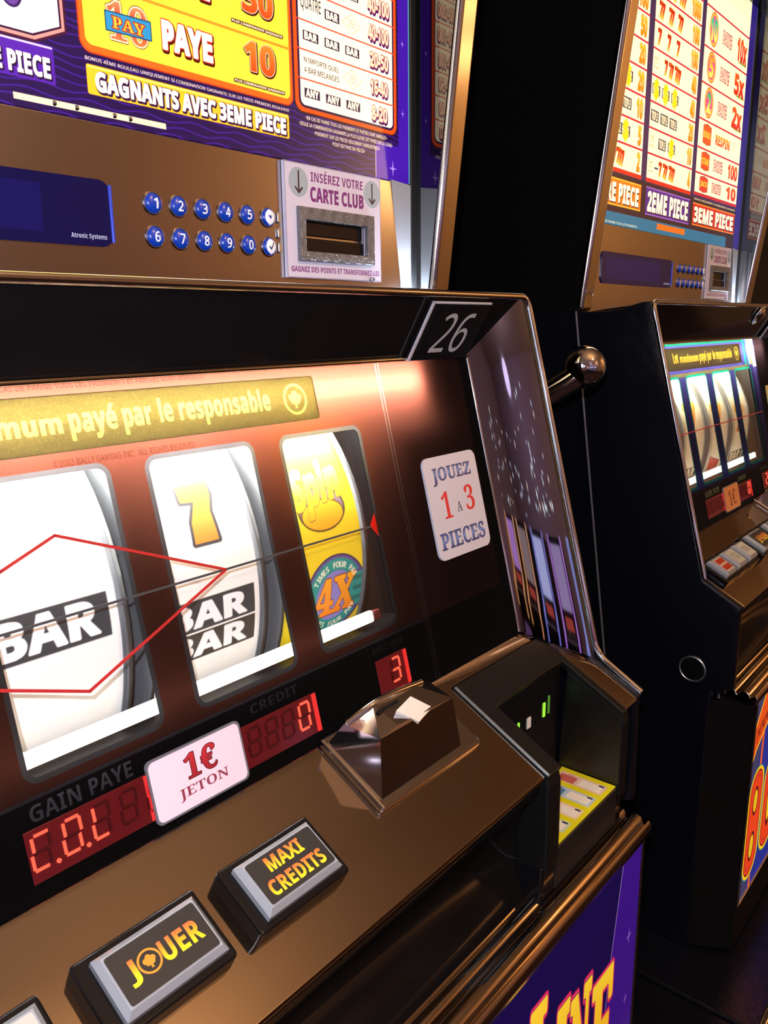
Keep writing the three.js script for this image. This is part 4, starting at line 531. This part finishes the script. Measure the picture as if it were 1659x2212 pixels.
// ---------------------------------------------------------------- what the chrome mirrors: the row across the aisle and a curtain of crystal lights
for (const [x, neon, scr, lab] of [[-2.7, [1, 0.45, 0.08], [0.5, 0.25, 0.6], 'dark slot machine with orange neon edges, end of the facing row'], [-1.95, [1, 0.4, 0.06], [0.30, 0.22, 0.2], 'slot machine with orange neon edges beside the blue one'], [-1.15, [0.08, 0.2, 1], [0.55, 0.6, 0.9], 'slot machine with blue neon edges and a white screen'], [-0.35, [0.5, 0.12, 1], [0.4, 0.3, 0.5], 'slot machine with violet neon edges in the facing row'], [0.45, [0.1, 0.3, 1], [0.3, 0.4, 0.6], 'slot machine with blue neon edges beside the violet one']]) {
  const t = thing('facing_slot_machine', lab, 'slot machine', [x, 0, 3.2], 'slot machines across the aisle'), glow = std({ color: 0xffffff, emissive: lin(...neon), emissiveIntensity: 0.9 });
  mesh(t, 'cabinet', exX(zy([[0, 0.5], [1.52, 0.5], [1.52, 0.06], [1.1, 0.0], [1.0, -0.1], [0.9, -0.1], [0.86, 0], [0, 0]]), -0.27, 0.27, 0.006), M.gloss);
  const front = (y0, y1, w) => new RoundedBoxGeometry(w, y1 - y0, 0.02, 2, 0.008).translate(0, (y0 + y1) / 2, 0);
  mesh(t, 'upper_screen', front(1.16, 1.48, 0.42).translate(0, 0, 0.015), std({ color: 0x101010, emissive: lin(...scr), emissiveIntensity: 1.1 }));
  mesh(t, 'jackpot_sign', front(1.04, 1.13, 0.3).translate(0, 0, -0.02), std({ color: 0x200404, emissive: lin(0.9, 0.12, 0.08), emissiveIntensity: 0.8 }));
  mesh(t, 'lower_screen', front(0.35, 0.8, 0.42), std({ color: 0x101010, emissive: lin(...scr), emissiveIntensity: 0.35 }));
  mesh(t, 'button_ledge', new RoundedBoxGeometry(0.5, 0.02, 0.1, 2, 0.006).translate(0, 1.01, -0.05), M.chrome);
  for (const s of [-1, 1]) mesh(t, 'neon_tube', tubeOf([[s * 0.265, 0.88, -0.11], [s * 0.265, 1.02, -0.11], [s * 0.265, 1.12, -0.01], [s * 0.265, 1.52, 0.05]], 0.03, 10, 0.04), glow);
  const l = new THREE.RectAreaLight(lin(...scr), 0.5, 0.4, 0.3); l.position.set(0, 1.32, -0.01); l.castShadow = true; t.add(l); l.lookAt(V(x, 1.32, 0));
}
{  // invented wall panel, put in for blue-white highlights on the chrome
  const t = thing('added_light_panel', 'added blue white glowing panel on the wall at the near end of the row', 'added light panel', [-2.98, 1.25, 0.95]);
  mesh(t, 'panel_frame', box(-0.035, 0, -0.42, 0.03, 1.3, 0.42, 0.006), M.gloss);
  mesh(t, 'lit_face', box(0.028, 0.04, -0.38, 0.036, 1.26, 0.38, 0.002), std({ color: 0xffffff, emissive: lin(0.62, 0.74, 1), emissiveIntensity: 2.6 }));
  const l = new THREE.RectAreaLight(lin(0.62, 0.74, 1), 1.2, 0.76, 1.22); l.position.set(0.045, 0.65, 0); l.castShadow = true; t.add(l); l.lookAt(V(3, 1.9, 0.95));
}
{
  const t = thing('crystal_light_curtain', 'curtain of small sparkling crystal lights hung from the ceiling', 'lights', [-1.3, 2.9, 3.0]);
  mesh(t, 'rail', new THREE.CylinderGeometry(0.012, 0.012, 2.6, 10).rotateZ(Math.PI / 2).translate(0, -0.03, 0), M.trim);
  const cols = [[0.8, 0.95, 1], [0.55, 0.75, 1], [1, 0.9, 0.7], [0.7, 1, 0.9]], im = cols.map((c) => { const m = new THREE.InstancedMesh(new THREE.OctahedronGeometry(0.017), std({ color: 0xffffff, emissive: lin(...c), emissiveIntensity: 2.2 }), 20); m.name = 'crystal_lights'; m.userData.kind = 'stuff'; t.add(m); return m; });
  const mx = new THREE.Matrix4(); for (let i = 0; i < 80; i++) { mx.makeScale(0.6 + rnd() * 0.8, 0.4 + rnd() * 1.4, 0.6 + rnd() * 0.8); mx.setPosition((rnd() - 0.5) * 2.6, -0.6 - rnd() ** 0.6 * 0.75, (rnd() - 0.5) * 0.4); im[i % 4].setMatrixAt(i >> 2, mx); }
}
// ---------------------------------------------------------------- stands under the machines
for (const [i, lab] of [[0, 'black stand under the slot machine with the yellow pay table'], [1, 'black stand under the slot machine with the cream pay table']]) {
  const x = XC + i * PITCH, x0 = i ? 0.712 : -0.19, x1 = i ? 1.45 : 0.708, s = thing('machine_stand', lab, 'stand', [x, 0, 0], 'stands under the slot machines');
  mesh(s, 'stand_body', box(x0 - x, 0, -0.42, x1 - x, 0.625, 0.16, 0.004), M.black); mesh(s, 'stand_top', box(x0 - x, 0.625, -0.43, x1 - x, 0.655, 0.262, 0.003), M.side);
  mesh(s, 'front_trim', tubeOf([[x0 - x, 0.648, 0.262], [x1 - x, 0.648, 0.262]], 0.004, 10), M.trim);
}

renderer.render(scene, camera);
